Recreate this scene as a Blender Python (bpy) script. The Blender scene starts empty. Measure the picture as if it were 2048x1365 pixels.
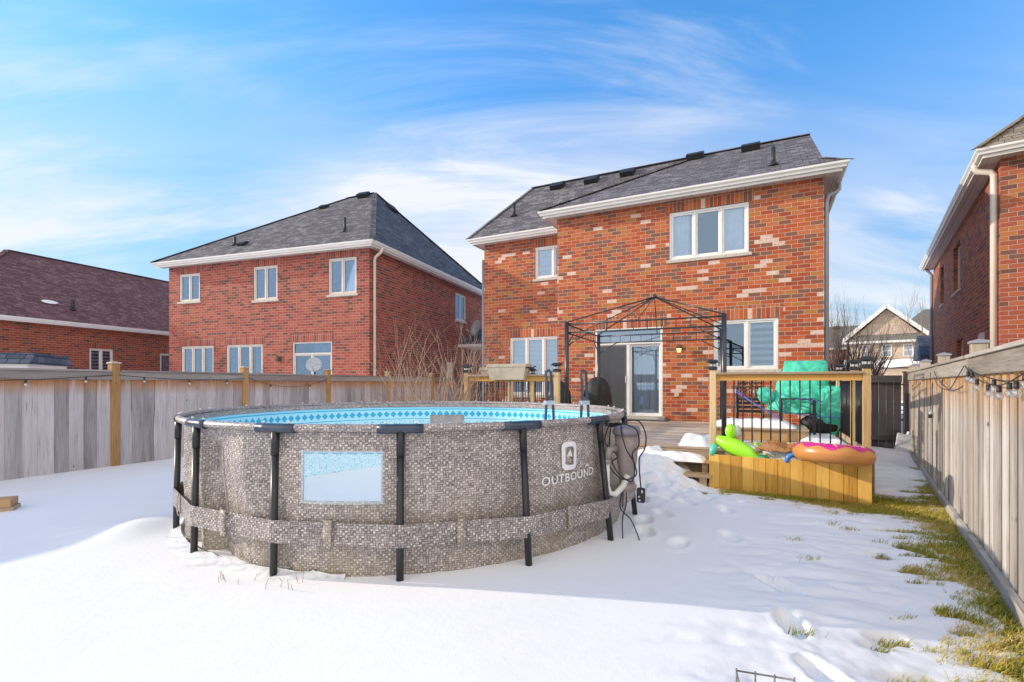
import bpy, bmesh, math, random
import numpy as np
from mathutils import Vector, Matrix, noise
random.seed(7)
S = bpy.context.scene
COL = S.collection
R = math.radians

# ------------------------------------------------------------------ camera, world, sun, exposure
cam = bpy.data.cameras.new('camera'); camo = bpy.data.objects.new('camera', cam); COL.objects.link(camo)
camo.location = (0, 0, 1.53); camo.rotation_euler = (R(90), 0, 0)
cam.sensor_width = 36.0; cam.lens = 36.0*1000/2048
cam.shift_y = 85.5/2048
cam.clip_start = 0.05; cam.clip_end = 2000
S.camera = camo

SUN_EL, SUN_AZ = 19.0, -80.0        # azimuth measured clockwise from +Y
w = bpy.data.worlds.new('World'); S.world = w; w.use_nodes = True
nt = w.node_tree; nt.nodes.clear()
def wn(t, **k):
    n = nt.nodes.new(t)
    for a, b in k.items(): setattr(n, a, b)
    return n
out = wn('ShaderNodeOutputWorld'); bg = wn('ShaderNodeBackground'); bg.inputs['Strength'].default_value = 0.138
sky = wn('ShaderNodeTexSky', sky_type='NISHITA', sun_disc=False, sun_elevation=R(SUN_EL), sun_rotation=R(SUN_AZ), altitude=100, air_density=1.0, dust_density=0.1, ozone_density=3.0)
lk = nt.links.new
def wm(op, a, b=None, clamp=False):
    n = wn('ShaderNodeMath', operation=op, use_clamp=clamp)
    for i, v in enumerate((a, b)):
        if v is None: continue
        if isinstance(v, bpy.types.NodeSocket): lk(v, n.inputs[i])
        else: n.inputs[i].default_value = v
    return n.outputs[0]
def wmap(v, a, b, c, d):
    n = wn('ShaderNodeMapRange', interpolation_type='SMOOTHSTEP'); lk(v, n.inputs['Value'])
    for k, q in zip(('From Min', 'From Max', 'To Min', 'To Max'), (a, b, c, d)): n.inputs[k].default_value = q
    return n.outputs[0]
tint = wn('ShaderNodeMix', data_type='RGBA', blend_type='MULTIPLY'); tint.inputs['Factor'].default_value = 1; tint.inputs['B'].default_value = (.74, 1.52, 1.93, 1)
lk(sky.outputs[0], tint.inputs['A'])
tc = wn('ShaderNodeTexCoord'); sep = wn('ShaderNodeSeparateXYZ'); lk(tc.outputs['Generated'], sep.inputs[0])
X_, Y_, Z_ = sep.outputs
za = wm('ADD', wm('MAXIMUM', Z_, 0.0), .30)
cmb = wn('ShaderNodeCombineXYZ'); lk(wm('DIVIDE', X_, za), cmb.inputs[0]); lk(wm('DIVIDE', Y_, za), cmb.inputs[1])
def wnoise(rot, scale, loc, sc, det, rough, dist):
    mp = wn('ShaderNodeMapping'); mp.inputs['Rotation'].default_value = (0, 0, R(rot)); mp.inputs['Scale'].default_value = scale; mp.inputs['Location'].default_value = loc
    lk(cmb.outputs[0], mp.inputs[0]); n = wn('ShaderNodeTexNoise'); lk(mp.outputs[0], n.inputs['Vector'])
    n.inputs['Scale'].default_value = sc; n.inputs['Detail'].default_value = det; n.inputs['Roughness'].default_value = rough; n.inputs['Distortion'].default_value = dist
    return n.outputs['Fac']
fine = wnoise(-28, (.8, 3.2, 1), (1.3, 4.1, 0), 1.3, 10, .62, .5)      # cirrus streaks
patch = wnoise(10, (1, 1.4, 1), (0.4, 2.2, 0), .8, 4, .5, .3)           # where they gather
wisp = wm('MULTIPLY', wmap(fine, .40, .72, 0, 1), wmap(patch, .40, .62, .12, 1))
low = wmap(Z_, .56, .06, 0, .88)                                       # thicker veil low in the sky
lowbreak = wmap(wnoise(-20, (.9, 2.2, 1), (7.3, 2.2, 0), 1.1, 6, .55, .4), .34, .60, .38, 1.0)
west = wmap(X_, .1, -.55, 0, .05)                                      # thin veil towards the sun
behind = wmap(Y_, .05, -.35, 0, .95)                                   # unseen cloud bank added behind the camera to brighten and neutralise ambient light
rat = wm('DIVIDE', X_, wm('MAXIMUM', Y_, .05))
bank = wm('MULTIPLY', wm('MULTIPLY', wmap(wm('ABSOLUTE', wm('ADD', rat, .02)), .62, .12, 0, .62), wmap(Z_, .50, .34, 0, 1)), wmap(fine, .25, .65, .35, 1))
cl = wm('ADD', wm('ADD', wm('MULTIPLY', wisp, .68), wm('MULTIPLY', low, lowbreak), True), west, True)
cl = wm('ADD', cl, wm('MULTIPLY', bank, wmap(Y_, 0, .1, 0, 1)), True)
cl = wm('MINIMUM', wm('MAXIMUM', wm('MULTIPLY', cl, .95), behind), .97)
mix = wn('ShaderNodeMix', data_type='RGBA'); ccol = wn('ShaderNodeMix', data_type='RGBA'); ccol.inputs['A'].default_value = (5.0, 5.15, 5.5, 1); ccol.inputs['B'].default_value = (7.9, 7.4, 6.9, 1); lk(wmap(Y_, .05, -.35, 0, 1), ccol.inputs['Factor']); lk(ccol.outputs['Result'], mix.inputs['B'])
lowdim = wmap(Z_, .60, .04, 1.0, .40)
vs_ = wn('ShaderNodeVectorMath', operation='SCALE'); lk(tint.outputs['Result'], vs_.inputs[0]); lk(lowdim, vs_.inputs['Scale'])
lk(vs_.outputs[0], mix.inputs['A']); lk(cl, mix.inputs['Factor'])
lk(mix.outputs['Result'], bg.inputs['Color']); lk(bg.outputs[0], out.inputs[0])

sl = bpy.data.lights.new('sun', 'SUN'); so = bpy.data.objects.new('sun', sl); COL.objects.link(so)
sl.energy = 2.9; sl.angle = R(0.6); sl.color = (1.0, 0.88, 0.71)
sd = Vector((math.sin(R(SUN_AZ))*math.cos(R(SUN_EL)), math.cos(R(SUN_AZ))*math.cos(R(SUN_EL)), math.sin(R(SUN_EL))))
so.rotation_euler = (-sd).to_track_quat('-Z', 'Y').to_euler(); so.location = (-30, 0, 30)
S.view_settings.view_transform = 'Standard'; S.view_settings.look = 'None'
S.view_settings.exposure = 0.45; S.view_settings.gamma = 1.0
S.render.engine = 'CYCLES'
S.cycles.max_bounces = 6; S.cycles.transparent_max_bounces = 12

# ------------------------------------------------------------------ materials
def newmat(name):
    m = bpy.data.materials.new(name); m.use_nodes = True; m.node_tree.nodes.clear(); return m
class G:
    """small node graph helper"""
    def __init__(s, name):
        s.m = newmat(name); s.t = s.m.node_tree
        s.out = s.n('ShaderNodeOutputMaterial'); s.b = s.n('ShaderNodeBsdfPrincipled'); s.l(s.b.outputs[0], s.out.inputs[0])
    def n(s, t, ins=None, **k):
        n = s.t.nodes.new(t)
        for a, b in k.items(): setattr(n, a, b)
        if ins:
            for a, b in ins.items():
                if isinstance(b, bpy.types.NodeSocket): s.l(b, n.inputs[a])
                else: n.inputs[a].default_value = b
        return n
    def l(s, a, b): s.t.links.new(a, b)
    def math(s, op, a, b=None, clamp=False):
        n = s.n('ShaderNodeMath', operation=op, use_clamp=clamp)
        for i, v in enumerate((a, b)):
            if v is None: continue
            if isinstance(v, bpy.types.NodeSocket): s.l(v, n.inputs[i])
            else: n.inputs[i].default_value = v
        return n.outputs[0]
    def uv(s, scale=(1, 1, 1), loc=(0, 0, 0), src='UV'):
        t = s.n('ShaderNodeTexCoord'); mp = s.n('ShaderNodeMapping'); s.l(t.outputs[src], mp.inputs[0])
        mp.inputs['Scale'].default_value = scale; mp.inputs['Location'].default_value = loc
        return mp.outputs[0]
    def noise(s, vec, scale, detail=3, rough=.55, dist=0):
        n = s.n('ShaderNodeTexNoise', {'Scale': scale, 'Detail': detail, 'Roughness': rough, 'Distortion': dist})
        s.l(vec, n.inputs['Vector']); return n.outputs['Fac']
    def ramp(s, fac, stops, interp='LINEAR'):
        n = s.n('ShaderNodeValToRGB'); cr = n.color_ramp; cr.interpolation = interp
        while len(cr.elements) < len(stops): cr.elements.new(.5)
        for e, (p, c) in zip(cr.elements, stops):
            e.position = p; e.color = (c, c, c, 1) if isinstance(c, (int, float)) else tuple(c)+(1,)
        s.l(fac, n.inputs[0]); return n.outputs[0]
    def mix(s, f, a, b, mode='MIX'):
        n = s.n('ShaderNodeMix', data_type='RGBA', blend_type=mode)
        for k, v in (('Factor', f), ('A', a), ('B', b)):
            if isinstance(v, bpy.types.NodeSocket): s.l(v, n.inputs[k])
            elif k == 'Factor': n.inputs[k].default_value = v
            else: n.inputs[k].default_value = tuple(v)+(1,)
        return n.outputs['Result']
    def attr(s, name): return s.n('ShaderNodeAttribute', attribute_name=name).outputs['Fac']
    def col(s, c):
        if isinstance(c, bpy.types.NodeSocket): s.l(c, s.b.inputs['Base Color'])
        else: s.b.inputs['Base Color'].default_value = tuple(c)+(1,)
    def set(s, **k):
        for a, b in k.items():
            a = a.replace('_', ' ')
            if isinstance(b, bpy.types.NodeSocket): s.l(b, s.b.inputs[a])
            else: s.b.inputs[a].default_value = b
    def bump(s, h, strength=.3, dist=.01):
        n = s.n('ShaderNodeBump', {'Strength': strength, 'Distance': dist}); s.l(h, n.inputs['Height']); s.l(n.outputs[0], s.b.inputs['Normal'])

M = {}
def plain(name, c, rough=.5, metal=0, var=.12, scale=18, bump=0, spec=.5):
    g = G(name); v = g.uv(src='Object')
    f = g.noise(v, scale, 4)
    c2 = tuple(min(1, x*(1-var*1.4)) for x in c); c3 = tuple(min(1, x*(1+var)) for x in c)
    g.col(g.ramp(f, [(.3, c2), (.7, c3)])); g.set(Roughness=rough, Metallic=metal); g.b.inputs['Specular IOR Level'].default_value = spec
    if bump: g.bump(g.noise(v, scale*3, 4), bump, .01)
    M[name] = g.m; return g.m

def brickmat(name, stops, mortar, white=0.0, bw=.267, bh=.1, dirt=.25, swap=False):
    g = G(name); t = g.n('ShaderNodeTexCoord'); uvs = t.outputs['UV']
    # waviness of the courses
    if swap:
        sp = g.n('ShaderNodeSeparateXYZ'); g.l(uvs, sp.inputs[0]); cb = g.n('ShaderNodeCombineXYZ', {0: sp.outputs['Y'], 1: sp.outputs['X']}); uvs = cb.outputs[0]
    wn_ = g.n('ShaderNodeTexNoise', {'Scale': 5.0, 'Detail': 2.0}); g.l(uvs, wn_.inputs['Vector'])
    vm = g.n('ShaderNodeVectorMath', operation='MULTIPLY_ADD'); g.l(wn_.outputs['Color'], vm.inputs[0]); vm.inputs[1].default_value = (.012, .008, 0); g.l(uvs, vm.inputs[2])
    b = g.n('ShaderNodeTexBrick', {'Scale': 1.0, 'Mortar Size': .0055, 'Mortar Smooth': .25, 'Bias': 0.0, 'Brick Width': bw, 'Row Height': bh,
                                   'Color1': (0, 0, 0, 1), 'Color2': (1, 1, 1, 1), 'Mortar': (.5, .5, .5, 1)}, offset=.5)
    if swap: b.offset = 0.0
    g.l(vm.outputs[0], b.inputs['Vector'])
    tint = b.outputs['Color']
    c = g.ramp(tint, stops, 'CONSTANT')
    fine = g.noise(uvs, 42, 5, .7); big = g.noise(uvs, 9, 3)
    c = g.mix(g.ramp(fine, [(.38, 0.0), (.78, .55)]), c, tuple(x*.5 for x in stops[1][1]))
    c = g.mix(g.ramp(big, [(.45, 0.0), (.8, .22)]), c, (.40, .17, .09))
    if white:
        # bricks with worn white faces
        wm = g.ramp(tint, [(0, 0), (.5, 0), (.5001, 1.0), (.5+white, 0)], 'CONSTANT')
        rag = g.ramp(g.noise(uvs, 22, 4, .65), [(.37, 0.0), (.43, 1.0)])
        patch = g.ramp(g.noise(uvs, 1.3, 2), [(.2, .6), (.5, 1.0)])
        wm = g.math('MULTIPLY', g.math('MULTIPLY', wm, rag), patch)
        c = g.mix(g.math('MULTIPLY', wm, .8), c, (.72, .62, .55))
        bloom = g.math('MULTIPLY', g.ramp(g.noise(uvs, 1.1, 2), [(.5, 0.0), (.7, .22)]), g.ramp(g.noise(uvs, 30, 4, .7), [(.5, 0.0), (.62, .6)]))
        c = g.mix(bloom, c, (.62, .50, .44))
    mort = g.mix(g.noise(uvs, 30, 3), mortar, tuple(x*.7 for x in mortar))
    c = g.mix(b.outputs['Fac'], c, mort)
    g.col(c); g.set(Roughness=.85); g.b.inputs['Specular IOR Level'].default_value = .25
    h = g.math('SUBTRACT', g.math('MULTIPLY', fine, .35), b.outputs['Fac'])
    g.bump(h, .55, .014)
    M[name] = g.m
mainst = [(0, (.21, .105, .075)), (.11, (.47, .095, .035)), (.25, (.48, .125, .035)), (.35, (.46, .20, .05)), (.41, (.56, .15, .055)), (.56, (.40, .085, .04)), (.66, (.22, .11, .08)), (.75, (.54, .17, .065)), (.88, (.33, .07, .04))]
for nm, sw in (('brick_main', 0), ('brick_main_soldier', 1)):
    brickmat(nm, mainst, (.66, .50, .41), white=.062, swap=bool(sw))
leftst = [(0, (.15, .07, .06)), (.12, (.36, .085, .065)), (.4, (.40, .11, .08)), (.6, (.31, .07, .06)), (.75, (.14, .07, .065)), (.82, (.43, .13, .09))]
for nm, sw in (('brick_left', 0), ('brick_left_soldier', 1)):
    brickmat(nm, leftst, (.60, .42, .34), swap=bool(sw))
bungst = [(0, (.10, .05, .045)), (.14, (.28, .065, .04)), (.45, (.33, .085, .045)), (.7, (.24, .055, .04)), (.84, (.12, .06, .055)), (.9, (.30, .08, .05))]
for nm, sw in (('brick_bungalow', 0), ('brick_bungalow_soldier', 1)):
    brickmat(nm, bungst, (.48, .30, .24), swap=bool(sw))
rightst = [(0, (.15, .075, .06)), (.15, (.44, .12, .055)), (.35, (.46, .17, .055)), (.5, (.36, .09, .055)), (.8, (.17, .09, .07)), (.88, (.42, .10, .06))]
for nm, sw in (('brick_right', 0), ('brick_right_soldier', 1)):
    brickmat(nm, rightst, (.56, .42, .36), swap=bool(sw))
brickmat('brick_far', [(0, (.30, .12, .08)), (.3, (.38, .14, .09)), (.6, (.33, .16, .11)), (.8, (.26, .10, .08))], (.42, .32, .28))
brickmat('brick_tan', [(0, (.56, .42, .32)), (.3, (.66, .51, .39)), (.6, (.60, .46, .36)), (.8, (.50, .38, .30))], (.70, .60, .52))

def shingle(name, stops, row=.14, wd=.3):
    g = G(name); uvs = g.uv()
    b = g.n('ShaderNodeTexBrick', {'Scale': 1.0, 'Mortar Size': .006, 'Mortar Smooth': .1, 'Brick Width': wd, 'Row Height': row, 'Color1': (0, 0, 0, 1), 'Color2': (1, 1, 1, 1), 'Mortar': (.5, .5, .5, 1)}, offset=.37, offset_frequency=2, squash=.7, squash_frequency=3)
    g.l(uvs, b.inputs['Vector'])
    c = g.ramp(b.outputs['Color'], stops)
    c = g.mix(g.ramp(g.noise(uvs, 160, 2), [(.35, 0.0), (.7, .5)]), c, tuple(x*1.6 for x in stops[-1][1]))
    c = g.mix(g.ramp(g.noise(uvs, .6, 3), [(.35, 0.0), (.75, .18)]), c, tuple(x*.6 for x in stops[0][1]))
    c = g.mix(b.outputs['Fac'], c, tuple(x*.35 for x in stops[0][1]))
    g.col(c); g.set(Roughness=.95); g.b.inputs['Specular IOR Level'].default_value = .15
    sp = g.n('ShaderNodeSeparateXYZ'); g.l(uvs, sp.inputs[0])
    saw = g.math('FRACT', g.math('DIVIDE', sp.outputs['Y'], row))
    g.bump(g.math('SUBTRACT', g.math('ADD', g.math('MULTIPLY', saw, -.8), b.outputs['Color']), b.outputs['Fac']), 1.0, .02)
    M[name] = g.m
shingle('shingle_grey', [(0, (.048, .045, .051)), (.5, (.105, .098, .108)), (1, (.23, .215, .23))])
shingle('shingle_dark', [(0, (.035, .045, .065)), (.5, (.07, .085, .115)), (1, (.13, .15, .19))])
shingle('shingle_brown', [(0, (.085, .042, .048)), (.5, (.15, .078, .082)), (1, (.25, .14, .14))])
shingle('shingle_tan', [(0, (.13, .11, .085)), (.5, (.20, .17, .13)), (1, (.27, .23, .18))])
shingle('shingle_far', [(0, (.12, .12, .11)), (.5, (.17, .17, .155)), (1, (.22, .22, .20))])

def woodmat(name, stops, along='v', stain=None, stain_top=0, knots=.6, rough=.8):
    """stops: palette; along: grain axis in UV; stain=(z0,z1,color): fresh orange colour near the top under a rail"""
    g = G(name); rnd = g.attr('rnd')
    t = g.n('ShaderNodeTexCoord')
    off = g.n('ShaderNodeCombineXYZ', {0: g.math('MULTIPLY', rnd, 37.0), 1: g.math('MULTIPLY', rnd, 91.0), 2: 0.0})
    va = g.n('ShaderNodeVectorMath', operation='ADD'); g.l(t.outputs['UV'], va.inputs[0]); g.l(off.outputs[0], va.inputs[1])
    mp = g.n('ShaderNodeMapping'); g.l(va.outputs[0], mp.inputs[0])
    mp.inputs['Scale'].default_value = (60, 2.2, 1) if along == 'v' else (2.2, 60, 1)
    f = g.noise(mp.outputs[0], 1.0, 6, .65, .3)
    mp2 = g.n('ShaderNodeMapping'); g.l(va.outputs[0], mp2.inputs[0])
    mp2.inputs['Scale'].default_value = (9, .9, 1) if along == 'v' else (.9, 9, 1)
    f2 = g.noise(mp2.outputs[0], 1.0, 3, .6, .4)
    mixf = g.math('ADD', g.math('MULTIPLY', f, .45), g.math('ADD', g.math('MULTIPLY', f2, .4), g.math('MULTIPLY', rnd, .34)))
    c = g.ramp(mixf, [(.34, stops[0]), (.52, stops[1]), (.70, stops[2]), (.90, stops[-1])])
    # fine dark cracks
    crack = g.ramp(f, [(.30, .75), (.40, 0.0)])
    c = g.mix(crack, c, tuple(x*.35 for x in stops[0]))
    if stain:
        sp = g.n('ShaderNodeSeparateXYZ'); g.l(t.outputs['Object'], sp.inputs[0])
        zf = g.n('ShaderNodeMapRange', {'From Min': stain[0], 'From Max': stain[1]}); g.l(sp.outputs['Z'], zf.inputs['Value'])
        stm = g.math('MULTIPLY', zf.outputs[0], g.ramp(g.noise(mp.outputs[0], .55, 3), [(.28, 0.0), (.5, 1.0)]))
        c = g.mix(g.math('MULTIPLY', stm, .85), c, stain[2])
    # knots
    mk = g.n('ShaderNodeMapping'); g.l(va.outputs[0], mk.inputs[0]); mk.inputs['Scale'].default_value = (6.5, 3.0, 1) if along == 'v' else (3.0, 6.5, 1)
    vo = g.n('ShaderNodeTexVoronoi', {'Scale': 1.0, 'Randomness': 1.0}); g.l(mk.outputs[0], vo.inputs['Vector'])
    pick = g.n('ShaderNodeSeparateColor'); g.l(vo.outputs['Color'], pick.inputs[0])
    kn = g.math('MULTIPLY', g.ramp(vo.outputs['Distance'], [(.045, 1.0), (.085, 0.0)]), g.ramp(pick.outputs[0], [(1-knots-.001, 0.0), (1-knots, 1.0)]))
    c = g.mix(g.math('MULTIPLY', kn, .8), c, tuple(x*.22 for x in stops[1]))
    g.col(c); g.set(Roughness=rough); g.b.inputs['Specular IOR Level'].default_value = .3
    g.bump(f, .35, .004); M[name] = g.m
grey = [(.17, .145, .135), (.30, .27, .255), (.40, .37, .35), (.50, .46, .44)]
tang = [(.18, .155, .14), (.38, .34, .30), (.57, .52, .465), (.76, .71, .65)]
woodmat('wood_grey', [(.19, .17, .175), (.37, .345, .35), (.51, .475, .48), (.66, .62, .625)], 'v', (1.34, 1.54, (.46, .19, .04)))
woodmat('wood_grey_rail', [(.17, .14, .13), (.28, .245, .23), (.36, .32, .30), (.45, .41, .38)], 'u')
woodmat('wood_post_gold', [(.24, .12, .04), (.40, .23, .09), (.50, .30, .13), (.58, .38, .19)], 'v', knots=.4)
woodmat('wood_tan', tang, 'v', (1.15, 1.6, (.52, .27, .08)))
woodmat('wood_tan_rail', [(.16, .13, .10), (.30, .26, .215), (.42, .375, .32), (.56, .51, .45)], 'u')
woodmat('wood_tan_post', [(.26, .20, .15), (.42, .35, .27), (.52, .44, .35), (.64, .56, .46)], 'v', knots=.3)
woodmat('wood_dark', [(.035, .03, .032), (.06, .05, .055), (.085, .072, .078), (.12, .10, .10)], 'v')
woodmat('wood_dark_rail', [(.035, .03, .032), (.07, .06, .065), (.10, .085, .09), (.13, .11, .115)], 'u')
woodmat('wood_rail_new', [(.33, .15, .03), (.52, .27, .06), (.62, .34, .085), (.68, .40, .12)], 'u', knots=.35, rough=.6)
woodmat('wood_cap', [(.24, .165, .11), (.38, .28, .19), (.48, .37, .26), (.58, .46, .34)], 'u', knots=.35)
woodmat('wood_post_new', [(.42, .27, .12), (.60, .42, .21), (.70, .52, .29), (.76, .59, .36)], 'v', knots=.45, rough=.6)
woodmat('wood_planter', [(.40, .19, .03), (.66, .36, .065), (.76, .45, .10), (.82, .54, .16)], 'v', knots=.35, rough=.55)
woodmat('wood_deck', [(.30, .22, .16), (.52, .42, .33), (.64, .54, .43), (.72, .63, .52)], 'u', knots=.2)
woodmat('wood_block', [(.32, .18, .08), (.50, .32, .16), (.58, .40, .22), (.64, .46, .27)], 'u', knots=.2)
woodmat('wood_stair', [(.20, .13, .08), (.36, .26, .17), (.46, .35, .24), (.54, .43, .30)], 'u', knots=.2)

plain('white_metal', (.78, .76, .73), .35, 0, .04, 3)
plain('white_frame', (.80, .79, .77), .4, 0, .04, 5)
plain('beige_frame', (.66, .60, .55), .45, 0, .05, 5)
plain('stone_sill', (.58, .54, .48), .9, 0, .35, 60, .4)
plain('black_metal', (.011, .0115, .014), .38, 0, .2, 8, spec=.6)
plain('gazebo_metal', (.022, .023, .03), .32, 0, .2, 8, spec=.7)
plain('black_plastic', (.02, .02, .022), .5, 0, .2, 10)
plain('navy_plastic', (.03, .045, .075), .3, 0, .2, 8, spec=.7)
plain('grey_plastic', (.30, .25, .235), .45, 0, .08, 6)
plain('grey_lid', (.22, .20, .24), .35, 0, .08, 6)
plain('white_pipe', (.74, .72, .68), .35, 0, .06, 10)
plain('downspout_grey', (.30, .30, .33), .4, 0, .05, 4)
plain('downspout_tan', (.70, .62, .54), .4, 0, .04, 4)
plain('beige_box', (.50, .44, .34), .55, 0, .06, 8)
plain('white_plastic', (.62, .62, .64), .45, 0, .06, 8)
plain('dish', (.42, .46, .52), .45, 0, .1, 6)
plain('curtain', (.93, .94, .95), .9, 0, .08, 3)
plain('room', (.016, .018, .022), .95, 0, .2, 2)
plain('lamp_metal', (.14, .12, .10), .4, .6, .2, 12)
plain('red_plastic', (.6, .02, .03), .35, 0, .1, 10)
plain('rope', (.10, .14, .52), .7, 0, .5, 130)
plain('cable', (.012, .012, .014), .45, 0, .2, 10)
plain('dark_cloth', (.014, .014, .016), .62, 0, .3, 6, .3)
plain('siding', (.55, .55, .56), .6, 0, .06, 4)
plain('bark', (.32, .235, .19), .85, 0, .3, 40, .3)
plain('bark_dark', (.16, .115, .09), .9, 0, .3, 30)
plain('bark_twig', (.40, .275, .20), .75, 0, .25, 30, .2)
plain('log', (.07, .055, .045), .9, 0, .4, 14, .5)
plain('tarp_white', (.74, .74, .76), .32, 0, .15, 20, .2)
plain('mat_dark', (.10, .10, .10), .8, 0, .2, 20)
plain('wire_grey', (.20, .19, .18), .45, .3, .2, 30)

g = G('soffit'); v = g.uv(); sp = g.n('ShaderNodeSeparateXYZ'); g.l(v, sp.inputs[0])
gr = g.math('LESS_THAN', g.math('FRACT', g.math('DIVIDE', sp.outputs['X'], .21)), .07)
g.col(g.mix(gr, (.66, .60, .56), (.36, .31, .29))); g.set(Roughness=.5); M['soffit'] = g.m

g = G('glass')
gl = g.n('ShaderNodeBsdfGlossy', {'Color': (.52, .74, .98, 1), 'Roughness': .015}); tr = g.n('ShaderNodeBsdfTransparent', {'Color': (.93, .95, .97, 1)})  # blue gloss tint paints a blue sky reflection into the panes
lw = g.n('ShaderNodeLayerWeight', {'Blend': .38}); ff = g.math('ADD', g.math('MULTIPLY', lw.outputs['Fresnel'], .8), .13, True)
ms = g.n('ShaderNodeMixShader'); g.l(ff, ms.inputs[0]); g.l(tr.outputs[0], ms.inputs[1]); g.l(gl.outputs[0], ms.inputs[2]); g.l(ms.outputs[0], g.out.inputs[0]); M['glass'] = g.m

g = G('pool_window')
d1 = g.n('ShaderNodeBsdfPrincipled', {'Base Color': (.92, .96, .99, 1), 'Roughness': .12}); tr = g.n('ShaderNodeBsdfTransparent', {'Color': (.90, .97, 1, 1)})
ms = g.n('ShaderNodeMixShader', {0: .26}); g.l(tr.outputs[0], ms.inputs[1]); g.l(d1.outputs[0], ms.inputs[2]); g.l(ms.outputs[0], g.out.inputs[0]); M['pool_window'] = g.m

g = G('bulb_glass')
gl = g.n('ShaderNodeBsdfGlossy', {'Color': (1, 1, 1, 1), 'Roughness': .03}); tr = g.n('ShaderNodeBsdfTransparent', {'Color': (.9, .9, .9, 1)})
ms = g.n('ShaderNodeMixShader', {0: .35}); g.l(tr.outputs[0], ms.inputs[1]); g.l(gl.outputs[0], ms.inputs[2]); g.l(ms.outputs[0], g.out.inputs[0]); M['bulb_glass'] = g.m

g = G('blinds'); v = g.uv(); sp = g.n('ShaderNodeSeparateXYZ'); g.l(v, sp.inputs[0])
fr = g.math('FRACT', g.math('DIVIDE', sp.outputs['Y'], .15))
g.col(g.ramp(fr, [(0, (.55, .58, .60)), (.06, (.84, .87, .88)), (.5, (.88, .90, .90)), (.52, (.78, .81, .83)), (1, (.82, .85, .86))])); g.set(Roughness=.9); M['blinds'] = g.m
g = G('zebra_blinds'); v = g.uv(); sp = g.n('ShaderNodeSeparateXYZ'); g.l(v, sp.inputs[0])
fr = g.math('FRACT', g.math('DIVIDE', sp.outputs['Y'], .16))
g.col(g.ramp(fr, [(0, (.12, .13, .14)), (.5, (.12, .13, .14)), (.52, (.50, .53, .56)), (1, (.50, .53, .56))])); g.set(Roughness=.9); M['zebra_blinds'] = g.m
g = G('vertical_blinds'); v = g.uv(); sp = g.n('ShaderNodeSeparateXYZ'); g.l(v, sp.inputs[0])
fr = g.math('FRACT', g.math('DIVIDE', sp.outputs['X'], .22))
g.col(g.ramp(fr, [(0, (.50, .53, .55)), (.08, (.84, .86, .86)), (.85, (.76, .79, .80)), (1, (.56, .59, .60))])); g.set(Roughness=.9); M['vertical_blinds'] = g.m

# snow
g = G('snow'); v = g.uv(src='Object')
f = g.noise(v, 3.0, 5, .6); f2 = g.noise(v, 90, 3, .7)
g.col(g.ramp(f, [(.3, (.865, .865, .87)), (.7, (.905, .90, .895))])); g.set(Roughness=.72); g.b.inputs['Specular IOR Level'].default_value = .25
g.bump(g.math('ADD', g.math('MULTIPLY', f2, .35), g.math('MULTIPLY', g.noise(v, 14, 5, .65), 1.0)), .24, .012); M['snow'] = g.m
# lawn soil
g = G('lawn'); v = g.uv(src='Object')
c = g.ramp(g.noise(v, 26, 5, .7), [(.3, (.07, .065, .02)), (.5, (.15, .14, .035)), (.7, (.26, .20, .07))])
c = g.mix(g.ramp(g.noise(v, 1.7, 3), [(.4, 0.0), (.6, .6)]), c, (.13, .15, .025))
g.col(c); g.set(Roughness=.95); g.bump(g.noise(v, 60, 4), .8, .03); M['lawn'] = g.m
g = G('grass'); rnd = g.attr('rnd')
g.col(g.ramp(rnd, [(0, (.12, .17, .015)), (.25, (.25, .27, .02)), (.5, (.42, .36, .035)), (.75, (.56, .39, .07)), (1, (.70, .56, .28))])); g.set(Roughness=.7); M['grass'] = g.m

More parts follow.
